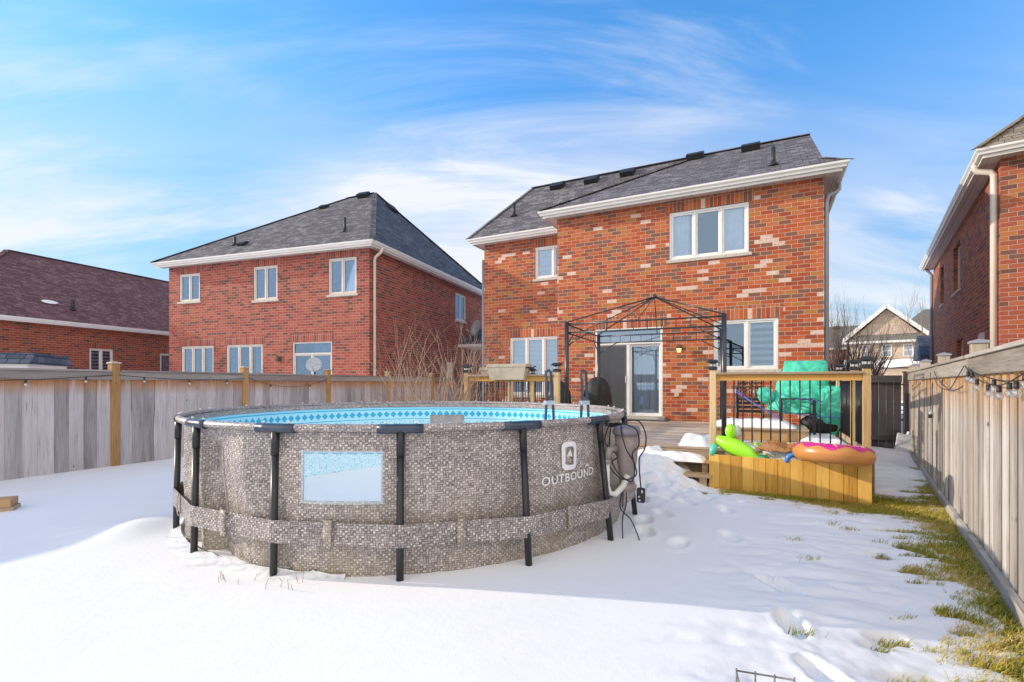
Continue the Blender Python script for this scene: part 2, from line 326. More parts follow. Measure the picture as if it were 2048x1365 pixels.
# wicker print of the pool wall (twill of light and dark strands)
def wicker(name, dark=1.0, warm=0.0):
    g = G(name); v = g.uv(); sp = g.n('ShaderNodeSeparateXYZ'); g.l(v, sp.inputs[0])
    s_ = .021
    U = g.math('DIVIDE', sp.outputs['X'], s_); V = g.math('DIVIDE', sp.outputs['Y'], s_*.8)
    iu = g.math('FLOOR', U); iv = g.math('FLOOR', V); fu = g.math('FRACT', U); fv = g.math('FRACT', V)
    k = g.math('MODULO', g.math('ADD', g.math('ADD', iu, iv), 8000.0), 4.0)
    isv = g.math('GREATER_THAN', k, 1.5)          # vertical strand
    def ridge(x): return g.math('SUBTRACT', 1.0, g.math('MULTIPLY', g.math('ABSOLUTE', g.math('SUBTRACT', x, .5)), 2.0))
    rh, rv = ridge(fv), ridge(fu)
    sel = g.n('ShaderNodeMix', data_type='FLOAT'); g.l(isv, sel.inputs['Factor']); g.l(rh, sel.inputs['A']); g.l(rv, sel.inputs['B'])
    prof = sel.outputs['Result']
    cell = g.n('ShaderNodeTexWhiteNoise', noise_dimensions='2D'); cb = g.n('ShaderNodeCombineXYZ', {0: iu, 1: iv, 2: 0.0}); g.l(cb.outputs[0], cell.inputs['Vector'])
    first = g.math('ADD', g.math('MULTIPLY', g.math('MODULO', k, 2.0), .20), g.math('MULTIPLY', cell.outputs['Value'], .40))
    val = g.math('SUBTRACT', g.math('ADD', g.math('MULTIPLY', prof, .50), first), .10)
    big = g.noise(v, 1.6, 3)
    val = g.math('ADD', val, g.math('MULTIPLY', g.math('SUBTRACT', big, .5), .35))
    c = g.ramp(val, [(.05, (.095*dark, .08*dark, .085*dark)), (.35, (.245*dark, .21*dark, .205*dark)), (.62, (.42*dark, .37*dark, .35*dark)), (.95, (.78, .71, .64))])
    if warm:
        zr = g.n('ShaderNodeMapRange', {'From Min': .25, 'From Max': .95, 'To Min': warm, 'To Max': 0.0}); g.l(sp.outputs['Y'], zr.inputs['Value'])
        grime = g.math('MULTIPLY', zr.outputs[0], g.ramp(g.noise(v, 2.3, 4, .6), [(.38, 0.0), (.62, 1.0)]))
        c = g.mix(grime, c, (.30, .25, .12))
    g.col(c); g.set(Roughness=.42); g.b.inputs['Specular IOR Level'].default_value = .5
    g.bump(g.noise(v, 6, 4), .25, .02); M[name] = g.m
wicker('wicker', 1.0, .38); wicker('wicker_band', .85, 0)
wicker('wicker_top', 1.0, 0)

# pool liner: cyan border with diamonds and mosaic below; UV = (arc metres, height)
g = G('liner'); v = g.uv(); sp = g.n('ShaderNodeSeparateXYZ'); g.l(v, sp.inputs[0]); U, Vv = sp.outputs['X'], sp.outputs['Y']
def band(z0, z1): return g.math('MULTIPLY', g.math('GREATER_THAN', Vv, z0), g.math('LESS_THAN', Vv, z1))
tile = g.n('ShaderNodeTexBrick', {'Scale': 1.0, 'Mortar Size': .0025, 'Brick Width': .028, 'Row Height': .028, 'Color1': (0, 0, 0, 1), 'Color2': (1, 1, 1, 1)}, offset=0.0); g.l(v, tile.inputs['Vector'])
mos = g.ramp(tile.outputs['Color'], [(0, (.10, .50, .66)), (.12, (.34, .72, .84)), (.35, (.52, .82, .91)), (.7, (.62, .87, .95)), (.85, (.28, .66, .80))], 'CONSTANT')
mos = g.mix(tile.outputs['Fac'], mos, (.68, .86, .93))
a_ = g.math('ABSOLUTE', g.math('SUBTRACT', g.math('FRACT', g.math('DIVIDE', U, .11)), .5))
b_ = g.math('ABSOLUTE', g.math('SUBTRACT', g.math('DIVIDE', g.math('SUBTRACT', Vv, .98), .11), .5))
dia = g.math('LESS_THAN', g.math('ADD', a_, b_), .44)
c = g.mix(dia, (.42, .80, .93), (.03, .42, .68))
c = g.mix(band(.98, 1.09), mos, c)
c = g.mix(band(.935, .98), c, (.50, .86, .96)); c = g.mix(band(.95, .962), c, (.02, .40, .68))
c = g.mix(band(1.09, 1.20), c, (.38, .80, .95)); c = g.mix(band(1.105, 1.12), c, (.04, .46, .74))
c = g.mix(g.math('GREATER_THAN', Vv, 1.145), c, (.03, .42, .70))
g.col(c); g.set(Roughness=.3); M['liner'] = g.m

g = G('tarp_green'); v = g.uv(src='Object')
f = g.noise(v, 5, 5, .65, .8)
g.col(g.ramp(f, [(.3, (.03, .46, .29)), (.55, (.07, .60, .42)), (.75, (.16, .68, .52))])); g.set(Roughness=.38)
g.set(Roughness=.55); g.bump(g.noise(v, 9, 4, .55, 1.5), .55, .03); M['tarp_green'] = g.m
def vinyl(name, c, rough=.25, **k): plain(name, c, rough, 0, .05, 4, spec=.6)
vinyl('vinyl_lime', (.36, .85, .02)); vinyl('vinyl_pale', (.62, .78, .50)); vinyl('vinyl_green', (.08, .55, .25)); vinyl('vinyl_blue', (.07, .25, .62))
vinyl('vinyl_turq', (.10, .62, .45)); vinyl('noodle', (.48, .72, .16), .7); vinyl('vinyl_brown', (.34, .15, .035)); vinyl('vinyl_magenta', (.62, .015, .25)); vinyl('vinyl_orange', (.60, .25, .065), .33)
vinyl('sprinkle_yellow', (.8, .6, .05)); vinyl('sprinkle_white', (.8, .8, .8)); vinyl('vinyl_clear', (.55, .62, .50))
g = G('lamp_glow'); g.col((.8, .5, .2)); g.set(Roughness=.2); g.b.inputs['Emission Color'].default_value = (1, .62, .2, 1); g.b.inputs['Emission Strength'].default_value = 1.0; M['lamp_glow'] = g.m

# ------------------------------------------------------------------ mesh builder
class MB:
    def __init__(s): s.v = []; s.f = []; s.r = []; s.sm = []; s.uvs = {}
    def add(s, vs, fs, rnd=None, smooth=False, uv=None):
        o = len(s.v); s.v.extend([tuple(p) for p in vs])
        rr = random.random() if rnd is None else rnd
        for i, f in enumerate(fs):
            if uv is not None: s.uvs[len(s.f)] = uv[i]
            s.f.append([o+k for k in f]); s.r.append(rr); s.sm.append(smooth)
        return s
    def box(s, x0, y0, z0, x1, y1, z1, rnd=None, M_=None, taper=None):
        vs = [Vector(p) for p in ((x0, y0, z0), (x1, y0, z0), (x1, y1, z0), (x0, y1, z0), (x0, y0, z1), (x1, y0, z1), (x1, y1, z1), (x0, y1, z1))]
        if M_ is not None: vs = [M_ @ p for p in vs]
        return s.add(vs, [(0, 3, 2, 1), (4, 5, 6, 7), (0, 1, 5, 4), (1, 2, 6, 5), (2, 3, 7, 6), (3, 0, 4, 7)], rnd)
    def beam(s, p0, p1, w, h, up=(0, 0, 1), rnd=None):
        p0, p1 = Vector(p0), Vector(p1); d = (p1-p0); L = d.length; d.normalize()
        side = d.cross(Vector(up))
        if side.length < 1e-4: side = d.cross(Vector((1, 0, 0)))
        side.normalize(); u = side.cross(d)
        m = Matrix((d, side, u)).transposed().to_4x4(); m.translation = p0
        return s.box(0, -w/2, -h/2, L, w/2, h/2, rnd, m)
    def tube(s, pts, r, n=8, caps=True, rnd=None):
        pts = [Vector(p) for p in pts]; rs = r if isinstance(r, (list, tuple)) else [r]*len(pts)
        vs = []; fs = []; prev = None
        for i, p in enumerate(pts):
            d = (pts[min(i+1, len(pts)-1)]-pts[max(i-1, 0)]).normalized()
            if prev is None:
                a = d.orthogonal().normalized()
            else:
                a = (prev-d*prev.dot(d)); a = a.normalized() if a.length > 1e-5 else d.orthogonal().normalized()
            prev = a; b = d.cross(a)
            for k in range(n):
                t = 2*math.pi*k/n; vs.append(p+(a*math.cos(t)+b*math.sin(t))*rs[i])
        for i in range(len(pts)-1):
            for k in range(n):
                a0 = i*n+k; a1 = i*n+(k+1) % n; fs.append((a0, a1, a1+n, a0+n))
        s.add(vs, fs, rnd, True)
        if caps:
            o = len(s.v)-len(vs); rr = s.r[-1]
            s.f.append([o+k for k in reversed(range(n))]); s.r.append(rr); s.sm.append(False)
            s.f.append([o+(len(pts)-1)*n+k for k in range(n)]); s.r.append(rr); s.sm.append(False)
        return s
    def lathe(s, prof, n=24, c=(0, 0, 0), smooth=True, rnd=None):
        vs = []; fs = []
        for r, z in prof:
            for k in range(n):
                t = 2*math.pi*k/n; vs.append((c[0]+r*math.cos(t), c[1]+r*math.sin(t), c[2]+z))
        for i in range(len(prof)-1):
            for k in range(n):
                a = i*n+k; b = i*n+(k+1) % n; fs.append((a, b, b+n, a+n))
        fs.append(list(reversed(range(n)))); fs.append([(len(prof)-1)*n+k for k in range(n)])
        return s.add(vs, fs, rnd, smooth)
    def ball(s, c, r, n=12, m=8, sc=(1, 1, 1), rnd=None):
        vs = []; fs = []
        for i in range(1, m):
            th = math.pi*i/m
            for k in range(n):
                ph = 2*math.pi*k/n
                vs.append((c[0]+r*sc[0]*math.sin(th)*math.cos(ph), c[1]+r*sc[1]*math.sin(th)*math.sin(ph), c[2]+r*sc[2]*math.cos(th)))
        for i in range(m-2):
            for k in range(n):
                a = i*n+k; b = i*n+(k+1) % n; fs.append((a, a+n, b+n, b))
        t = len(vs); vs.append((c[0], c[1], c[2]+r*sc[2])); vs.append((c[0], c[1], c[2]-r*sc[2]))
        for k in range(n):
            fs.append((t, k, (k+1) % n)); fs.append((t+1, (m-2)*n+(k+1) % n, (m-2)*n+k))
        return s.add(vs, fs, rnd, True)
    def prism(s, poly, a, b, axis='z', rnd=None):
        """extrude polygon (2D) between a and b along axis"""
        def P(p, t): return {'z': (p[0], p[1], t), 'y': (p[0], t, p[1]), 'x': (t, p[0], p[1])}[axis]
        n = len(poly); vs = [P(p, a) for p in poly]+[P(p, b) for p in poly]
        fs = [tuple(reversed(range(n))), tuple(range(n, 2*n))]+[(i, (i+1) % n, (i+1) % n+n, i+n) for i in range(n)]
        return s.add(vs, fs, rnd)
    def grid(s, fn, nu, nv, smooth=True, rnd=None, uvfn=None, skip=None):
        vs = [fn(i/nu, j/nv) for j in range(nv+1) for i in range(nu+1)]
        fs = []; uv = []
        for j in range(nv):
            for i in range(nu):
                if skip and skip((i+.5)/nu, (j+.5)/nv): continue
                a = j*(nu+1)+i; fs.append((a, a+1, a+nu+2, a+nu+1))
                if uvfn: uv.append([uvfn(i/nu, j/nv), uvfn((i+1)/nu, j/nv), uvfn((i+1)/nu, (j+1)/nv), uvfn(i/nu, (j+1)/nv)])
        return s.add(vs, fs, rnd, smooth, uv if uvfn else None)
    def build(s, name, mat, parent=None, bevel=0, fixn=False):
        me = bpy.data.meshes.new(name); me.from_pydata(s.v, [], s.f)
        uvl = me.uv_layers.new(name='UVMap'); at = me.attributes.new('rnd', 'FLOAT', 'FACE')
        at.data.foreach_set('value', s.r)
        me.polygons.foreach_set('use_smooth', s.sm)
        if fixn:
            bm = bmesh.new(); bm.from_mesh(me); bmesh.ops.recalc_face_normals(bm, faces=bm.faces); bm.to_mesh(me); bm.free()
            uvl = me.uv_layers[0]
        co = me.vertices; Z = Vector((0, 0, 1)); data = uvl.data
        for p in me.polygons:
            if p.index in s.uvs and not fixn:
                for li, q in zip(p.loop_indices, s.uvs[p.index]): data[li].uv = q
                continue
            n = p.normal
            if abs(n.z) > .985:
                for li in p.loop_indices: c = co[me.loops[li].vertex_index].co; data[li].uv = (c.x, c.y)
            else:
                u = Z.cross(n).normalized(); v = n.cross(u)
                for li in p.loop_indices: c = co[me.loops[li].vertex_index].co; data[li].uv = (c.dot(u), c.dot(v))
        me.materials.append(M[mat] if isinstance(mat, str) else mat)
        o = bpy.data.objects.new(name, me); COL.objects.link(o)
        if parent: o.parent = parent
        if bevel:
            b = o.modifiers.new('bevel', 'BEVEL'); b.width = bevel; b.segments = 1; b.limit_method = 'ANGLE'
        return o

def tag(o, label=None, cat=None, group=None, kind=None):
    if label: o['label'] = label
    if cat: o['category'] = cat
    if group: o['group'] = group
    if kind: o['kind'] = kind
    return o
def thing(name, label, cat, loc=(0, 0, 0), rz=0, group=None):
    o = bpy.data.objects.new(name, None); COL.objects.link(o); o.location = loc; o.rotation_euler = (0, 0, rz); o.empty_display_size = .2
    return tag(o, label, cat, group)
def copy_tree(o, parent=None, **k):
    c = o.copy(); COL.objects.link(c)
    if parent: c.parent = parent
    for ch in list(o.children): copy_tree(ch, c)
    for a, b in k.items():
        if a in ('label', 'group'): c[a] = b
        else: setattr(c, a, b)
    return c
def place(o, loc, rz=0):
    o.location = loc; o.rotation_euler = (0, 0, rz); return o

# frames of the three houses: origin of the wall corner and turn of the facade
MF = ((7.34, 11.76, 0), -R(26.8)); LF = ((-5.11, 17.88, 0), -R(18.8)); RF = ((10.54, 10.79, 0), -R(35.1))
def toworld(fr, x, y, z=0):
    (ox, oy, oz), a = fr; return Vector((ox+x*math.cos(a)-y*math.sin(a), oy+x*math.sin(a)+y*math.cos(a), oz+z))
def tolocal(fr, X, Y):
    (ox, oy, oz), a = fr; dx, dy = X-ox, Y-oy
    return dx*math.cos(a)+dy*math.sin(a), -dx*math.sin(a)+dy*math.cos(a)

# ------------------------------------------------------------------ house helpers
def wall_panel(mb, p, d, n, length, z0, z1, holes, depth=.11):
    """vertical wall from p along d (2D), outward normal n; holes (a0,a1,z0,z1) get brick reveals"""
    xs = sorted({0, length}|{h[0] for h in holes}|{h[1] for h in holes}); zs = sorted({z0, z1}|{h[2] for h in holes}|{h[3] for h in holes})
    def P(a, z, t=0): return (p[0]+d[0]*a-n[0]*t, p[1]+d[1]*a-n[1]*t, z)
    flip = (d[0]*n[1]-d[1]*n[0]) > 0
    def quad(a, b, c, e):
        mb.add([a, b, c, e], [(3, 2, 1, 0) if flip else (0, 1, 2, 3)], .5)
    for i in range(len(xs)-1):
        for j in range(len(zs)-1):
            cx, cz = (xs[i]+xs[i+1])/2, (zs[j]+zs[j+1])/2
            if any(h[0] < cx < h[1] and h[2] < cz < h[3] for h in holes): continue
            quad(P(xs[i], zs[j]), P(xs[i+1], zs[j]), P(xs[i+1], zs[j+1]), P(xs[i], zs[j+1]))
    for a0, a1, b0, b1 in holes:
        quad(P(a0, b0), P(a0, b0, depth), P(a0, b1, depth), P(a0, b1))
        quad(P(a1, b0, depth), P(a1, b0), P(a1, b1), P(a1, b1, depth))
        quad(P(a0, b1), P(a1, b1), P(a1, b1, depth), P(a0, b1, depth)); quad(P(a0, b0, depth), P(a1, b0, depth), P(a1, b0), P(a0, b0))

def window(house, x, y, z, rz, wd, ht, cols=(1,), frame='white_frame', sill=True, inner=('curtain', None), trans=0, name='window', low=0):
    """window in its own frame: x along the wall, y into the house. cols: relative sash widths. trans: transom height"""
    o = MB(); t = .055
    o.box(0, .02, 0, wd, .10, t); o.box(0, .02, ht-t, wd, .10, ht); o.box(0, .021, t, t, .10, ht-t); o.box(wd-t, .021, t, wd, .10, ht-t)
    tot = sum(cols); xx = t; W = wd-2*t; pan = MB(); zt = ht-t-(trans if trans else 0)
    if trans: o.box(t, .022, zt-t, wd-t, .099, zt)
    for i, c in enumerate(cols):
        a = xx; b = xx+W*c/tot; xx = b
        if i: o.box(a-.028, .015, t, a+.028, .098, zt-(t if trans else 0))
        zz1 = zt-(t if trans else 0); s_ = .045; ea = a+(.028 if i else 0); eb = b-(.028 if i < len(cols)-1 else 0)
        # sash
        o.box(ea, .04, t, eb, .085, t+s_); o.box(ea, .04, zz1-s_, eb, .085, zz1); o.box(ea, .041, t+s_, ea+s_, .084, zz1-s_); o.box(eb-s_, .041, t+s_, eb, .084, zz1-s_)
        pan.box(ea+s_, .066, t+s_, eb-s_, .070, zz1-s_)
    if trans: pan.box(t, .066, zt, wd-t, .070, ht-t)
    f = o.build(name, frame, house, bevel=.004); place(f, (x, y, z), rz)
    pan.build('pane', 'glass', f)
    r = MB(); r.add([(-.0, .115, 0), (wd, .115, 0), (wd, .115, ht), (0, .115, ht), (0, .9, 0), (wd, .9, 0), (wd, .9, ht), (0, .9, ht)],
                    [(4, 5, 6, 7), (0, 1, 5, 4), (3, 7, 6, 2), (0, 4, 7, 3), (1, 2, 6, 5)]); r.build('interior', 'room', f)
    if inner[0]:
        spans = inner[1] if inner[1] else [(0.02, .98)]
        for s0, s1 in spans:
            a, b = s0*wd, s1*wd; n = max(2, int((b-a)/.02))
            wav = .022 if inner[0] == 'curtain' else 0.0
            c = MB(); c.grid(lambda u, v, a=a, b=b: (a+(b-a)*u, (.135 if wav else .118)+wav*math.sin((a+(b-a)*u)*48+math.sin(u*9)*2), low+(ht-low)*v), n, 1, True,
                   uvfn=lambda u, v, a=a, b=b: (a+(b-a)*u, ht*v))
            c.build({'curtain': 'curtain'}.get(inner[0], 'blind'), inner[0], f)
    if sill:
        s_ = MB(); s_.box(-.07, -.045, -.085, wd+.07, .10, -.002); s_.build('sill', 'stone_sill', f, bevel=.006)
    return f

def lintel(house, x, y, z, rz, wd, ht, mat):
    m = MB(); m.box(0, -.004, 0, wd, .05, ht, .5); o = m.build('brick_lintel', mat, house); return place(o, (x, y, z), rz)

GPROF = [(0, -.125), (.075, -.125), (.088, -.085), (.125, -.045), (.13, 0), (.115, 0), (.108, -.02), (0, -.02)]
def gutter(house, p0, p1, n, z, mat='white_metal', ext=(0, 0)):
    """K-profile gutter from p0 to p1 (2D), hung on the line, opening outward along n"""
    m = MB(); p0 = Vector(p0); p1 = Vector(p1); d = (p1-p0).normalized(); n = Vector(n); vs = []
    for end, p in enumerate((p0, p1)):
        for o_, zz_ in GPROF:
            e = ext[end]*o_; q = p+n*o_+d*(e if end else -e); vs.append((q.x, q.y, z+zz_))
    k = len(GPROF); fs = [tuple(range(k)), tuple(reversed(range(k, 2*k)))]+[(i, i+k, (i+1) % k+k, (i+1) % k) for i in range(k)]
    m.add(vs, fs); o = m.build('gutter', mat, house, fixn=True)
    f = MB(); f.beam((p0.x, p0.y, z-.09), (p1.x, p1.y, z-.09), .02, .2); f.build('fascia', mat, house); return o

def soffit(house, poly, z, mat='soffit'):
    m = MB(); n = len(poly)
    # outline in plan given clockwise or not; 12 mm thick
    m.prism(poly, z, z+.012, 'z'); return m.build('soffit', mat, house)

def roofmesh(house, polys, mat, thick=.05):
    m = MB()
    for p in polys:
        # make sure it faces up
        a, b, c = Vector(p[0]), Vector(p[1]), Vector(p[2]); nn = (b-a).cross(c-a)
        m.add(p, [tuple(range(len(p))) if nn.z > 0 else tuple(reversed(range(len(p))))], .5)
    o = m.build('roof', mat, house); s_ = o.modifiers.new('thick', 'SOLIDIFY'); s_.thickness = thick; s_.offset = -1
    return o
def hipcap(roof, a, b, mat):
    m = MB(); a = Vector(a)+Vector((0, 0, .012)); b = Vector(b)+Vector((0, 0, .012)); m.beam(a, b, .2, .02); m.build('ridge_cap', mat, roof)
def vent_box(roof, x, y, z, slope, ang=0, sc=1.0):
    m = MB(); m.prism([(-.22*sc, -.05), (.22*sc, -.05), (.22*sc, .10*sc), (.10*sc, .15*sc), (-.24*sc, .15*sc)], -.24*sc, .24*sc, 'x'); o = m.build('roof_vent', 'black_plastic', roof); place(o, (x, y, z), ang); o.rotation_euler = (math.atan(slope), 0, ang); return o
def vent_pipe(roof, x, y, z, h=.45, r=.05):
    m = MB(); m.tube([(0, 0, -.1), (0, 0, h)], r, 10); m.lathe([(.14, -.02), (.09, .05), (.055, .1)], 12); o = m.build('vent_pipe', 'black_plastic', roof); return place(o, (x, y, z))
def downspout(house, pts, mat, w_=.07):
    m = MB(); m.tube(pts, w_*.55, 8); return m.build('downspout', mat, house)

# ------------------------------------------------------------------ MAIN HOUSE
H = thing('brick_house', 'orange red brick two storey house with white worn bricks, facing the pool and deck', 'house', MF[0], MF[1])
mb = MB()
upW = (-3.52, -1.60, 4.82, 6.08); loW = (-2.42, -.95, 1.88, 3.15); dr = (-5.56, -3.69, .60, 3.07)
wall_panel(mb, (-6.72, 0), (1, 0), (0, -1), 6.72, -.3, 6.44, [(-3.52+6.72, -1.60+6.72, 4.82, 6.08), (loW[0]+6.72, loW[1]+6.72, 1.88, 3.15), (dr[0]+6.72, dr[1]+6.72, dr[2], dr[3])])
wall_panel(mb, (-6.72, 1.45), (0, -1), (-1, 0), 1.45, -.3, 6.44, [])
rl = (-9.03, -7.10, 1.15, 3.10); ru = (-8.09, -6.95, 5.02, 6.08)
wall_panel(mb, (-10.05, 1.45), (1, 0), (0, -1), 3.45, -.3, 6.44, [(rl[0]+10.05, rl[1]+10.05, rl[2], rl[3]), (ru[0]+10.05, ru[1]+10.05, ru[2], ru[3])])
wall_panel(mb, (-10.05, 11), (0, -1), (-1, 0), 9.55, -.3, 6.44, [])
wall_panel(mb, (0, 0), (0, 1), (1, 0), 11, -.3, 6.44, [])
wall_panel(mb, (0, 11), (-1, 0), (0, 1), 10.05, -.3, 6.44, [])
mb.build('wall', 'brick_main', H)
window(H, upW[0], 0, upW[2], 0, upW[1]-upW[0], 1.26, (1, 1.1, 1), inner=('curtain', [(.03, .27), (.66, .97)]))
window(H, loW[0], 0, loW[2], 0, loW[1]-loW[0], 1.27, (1.15, 1), inner=('zebra_blinds', [(.52, .98)]))
window(H, rl[0], 1.45, rl[2], 0, rl[1]-rl[0], 1.95, (1, 1.1, 1.1), inner=('blinds', None))
window(H, ru[0], 1.45, ru[2], 0, ru[1]-ru[0], 1.06, (1.1, .8), inner=('blinds', None))
lintel(H, upW[0]-.1, 0, 6.08, 0, 2.13, .34, 'brick_main_soldier'); lintel(H, loW[0]-.1, 0, 3.15, 0, 1.67, .33, 'brick_main_soldier')
lintel(H, dr[0]-.1, 0, 3.07, 0, 2.07, .33, 'brick_main_soldier'); lintel(H, rl[0]-.1, 1.45, 3.10, 0, 2.08, .33, 'brick_main_soldier')
lintel(H, ru[0]-.1, 1.45, 6.08, 0, 1.3, .33, 'brick_main_soldier')
# sliding patio door with transom
dw, dh = dr[1]-dr[0], dr[3]-dr[2]
o = MB(); t = .06
o.box(0, .0, 0, dw, .12, .05); o.box(0, .0, dh-t, dw, .12, dh); o.box(0, .001, .05, t, .12, dh-t); o.box(dw-t, .001, .05, dw, .12, dh-t)
o.box(t, .0, 2.02, dw-t, .118, 2.10); o.box(dw/2-.04, .01, .05, dw/2+.04, .117, 2.02)
for a, b, yy in ((t, dw/2-.04, .03), (dw/2+.04, dw-t, .06)):
    o.box(a, yy, .05, b, yy+.045, .13); o.box(a, yy, 1.95, b, yy+.045, 2.02); o.box(a, yy+.001, .13, a+.05, yy+.044, 1.95); o.box(b-.05, yy+.001, .13, b, yy+.044, 1.95)
D = o.build('sliding_door', 'white_frame', H, bevel=.004); place(D, (dr[0], 0, dr[2]))
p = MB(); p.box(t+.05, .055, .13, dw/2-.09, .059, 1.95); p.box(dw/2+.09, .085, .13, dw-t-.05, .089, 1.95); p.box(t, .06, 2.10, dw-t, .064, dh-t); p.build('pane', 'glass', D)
h_ = MB(); h_.box(dw/2-.075, -.005, .95, dw/2-.05, .03, 1.15); h_.build('handle', 'white_plastic', D)
p = MB(); p.grid(lambda u, v: (t+.35+(dw-2*t-.4)*u, .15+.008*math.sin(u*60), .06+1.94*v), 60, 1, True, uvfn=lambda u, v: (u*(dw-.5), v*2)); p.build('vertical_blind', 'vertical_blinds', D)
p = MB(); p.grid(lambda u, v: (t+(dw-2*t)*u, .2, 2.1+.3*v), 2, 1, uvfn=lambda u, v: (u*dw, v*.3)); p.build('transom_blind', 'blinds', D)
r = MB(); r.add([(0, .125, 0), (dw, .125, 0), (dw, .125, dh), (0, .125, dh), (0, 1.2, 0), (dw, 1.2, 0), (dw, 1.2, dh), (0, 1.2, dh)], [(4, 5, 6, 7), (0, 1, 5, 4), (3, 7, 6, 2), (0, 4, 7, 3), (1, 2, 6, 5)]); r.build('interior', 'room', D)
# screen on the left leaf
g = G('screen'); a_ = g.n('ShaderNodeBsdfDiffuse', {'Color': (.13, .13, .14, 1)}); b_ = g.n('ShaderNodeBsdfTransparent'); ms = g.n('ShaderNodeMixShader', {0: .5}); g.l(b_.outputs[0], ms.inputs[1]); g.l(a_.outputs[0], ms.inputs[2]); g.l(ms.outputs[0], g.out.inputs[0]); M['screen'] = g.m
p = MB(); p.box(t, .018, .06, dw/2-.03, .020, 2.0); p.build('screen', 'screen', D)
# wall lamp, outlet, vent cover
l = MB(); l.box(-.05, -.03, -.1, .05, 0, .08); l.tube([(0, -.02, .03), (0, -.10, .08), (0, -.14, .05)], .012, 6); l.lathe([(.02, .06), (.075, .0), (.07, -.02)], 8, (0, -.14, 0), False); L1 = l.build('wall_lamp', 'lamp_metal', H); place(L1, (-3.25, 0, 2.48))
l = MB(); l.lathe([(.062, -.025), (.055, -.08), (.035, -.13)], 8, (0, -.14, 0), False); l.build('lamp_shade', 'lamp_glow', L1)
l = MB(); l.box(-.06, -.035, -.055, .06, 0, .055); q = l.build('outlet_cover', 'beige_box', H, bevel=.006); place(q, (-3.33, 0, 1.24))
# roof
ZG = 6.55
a1 = (-7.17, -.40, ZG); rf = [
 [(-7.17, -.42, ZG), (.45, -.42, ZG), (0, .3, 6.97), (0, 4.1, 9.2), (-3.13, 4.1, 9.2)],
 [(.45, -.42, ZG), (.45, 11.4, ZG), (0, 10.7, 6.97), (0, .3, 6.97)],
 [(-10.47, 1.0, ZG), (-7.17, 1.0, ZG), (-3.13, 4.1, 9.2), (-9.4, 4.1, 9.2)],
 [(-7.17, -.42, ZG), (-3.13, 4.1, 9.2), (-7.17, 1.0, ZG)],
 [(-10.47, 1.0, ZG), (-9.4, 4.1, 9.2), (-9.4, 7.5, 9.2), (-10.47, 11.4, ZG)],
 [(-9.4, 7.5, 9.2), (-9.4, 4.1, 9.2), (0, 4.1, 9.2), (0, 7.5, 9.2)],
 [(-10.47, 11.4, ZG), (-9.4, 7.5, 9.2), (0, 7.5, 9.2), (0, 10.7, 6.97), (.45, 11.4, ZG)]]
RO = roofmesh(H, rf, 'shingle_grey')
gm = MB(); gm.add([(-.06, .35, 6.9), (-.06, 10.65, 6.9), (-.06, 7.5, 9.14), (-.06, 4.1, 9.14)], [(0, 1, 2, 3)]); gm.build('gable_wall', 'siding', H)
for a, b in (((-7.17, -.42, ZG), (-3.13, 4.1, 9.2)), ((-9.4, 4.1, 9.2), (0, 4.1, 9.2)), ((-10.47, 1.0, ZG), (-9.4, 4.1, 9.2)), ((.45, -.42, ZG), (0, .3, 6.97))): hipcap(RO, a, b, 'shingle_grey')
for x, y, z in ((-8.18, 3.75, 8.86), (-6.84, 3.7, 8.82), (-5.54, 3.75, 8.86)): vent_box(RO, x, y, 6.55+.855*(y-1.0)+.03, .855)
for x, y, z in ((-3.3, 3.75, 8.96), (-1.63, 3.4, 8.76)): vent_box(RO, x, y, 6.55+.5863*(y+.42)+.03, .586, 0, 1.1)
vent_pipe(RO, -9.2, 2.1, 7.5); vent_pipe(RO, -1.05, .42, 7.04)
gutter(H, (-7.04, -.32), (.32, -.32), (0, -1), ZG, ext=(1, 1)); gutter(H, (.32, -.32), (.32, 11.2), (1, 0), ZG, ext=(1, 0))
gutter(H, (-10.34, 1.13), (-7.04, 1.13), (0, -1), ZG, ext=(1, 0)); gutter(H, (-7.04, 1.13), (-7.04, -.32), (-1, 0), ZG, ext=(0, 1)); gutter(H, (-10.34, 11), (-10.34, 1.13), (-1, 0), ZG, ext=(0, 1))
soffit(H, [(-7.04, -.31), (.31, -.31), (.31, .0), (-7.04, .0)], 6.40); soffit(H, [(0.0, .001), (.31, .001), (.31, 11), (0.0, 11)], 6.40)
soffit(H, [(-10.34, 1.14), (-7.05, 1.14), (-7.05, 1.45), (-10.34, 1.45)], 6.40); soffit(H, [(-7.04, .001), (-6.72, .001), (-6.72, 1.45), (-7.04, 1.45)], 6.40); soffit(H, [(-10.34, 1.451), (-10.05, 1.451), (-10.05, 11), (-10.34, 11)], 6.40)
downspout(H, [(.38, .75, 6.45), (.38, .75, 6.3), (.30, .6, 6.18), (.1, .18, 6.0), (.06, .1, 5.8), (.06, .1, .1)], 'downspout_grey', .09)
downspout(H, [(-10.12, 1.5, 5.9), (-10.12, 1.5, 1.0), (-10.12, 1.42, .3)], 'downspout_grey', .09)

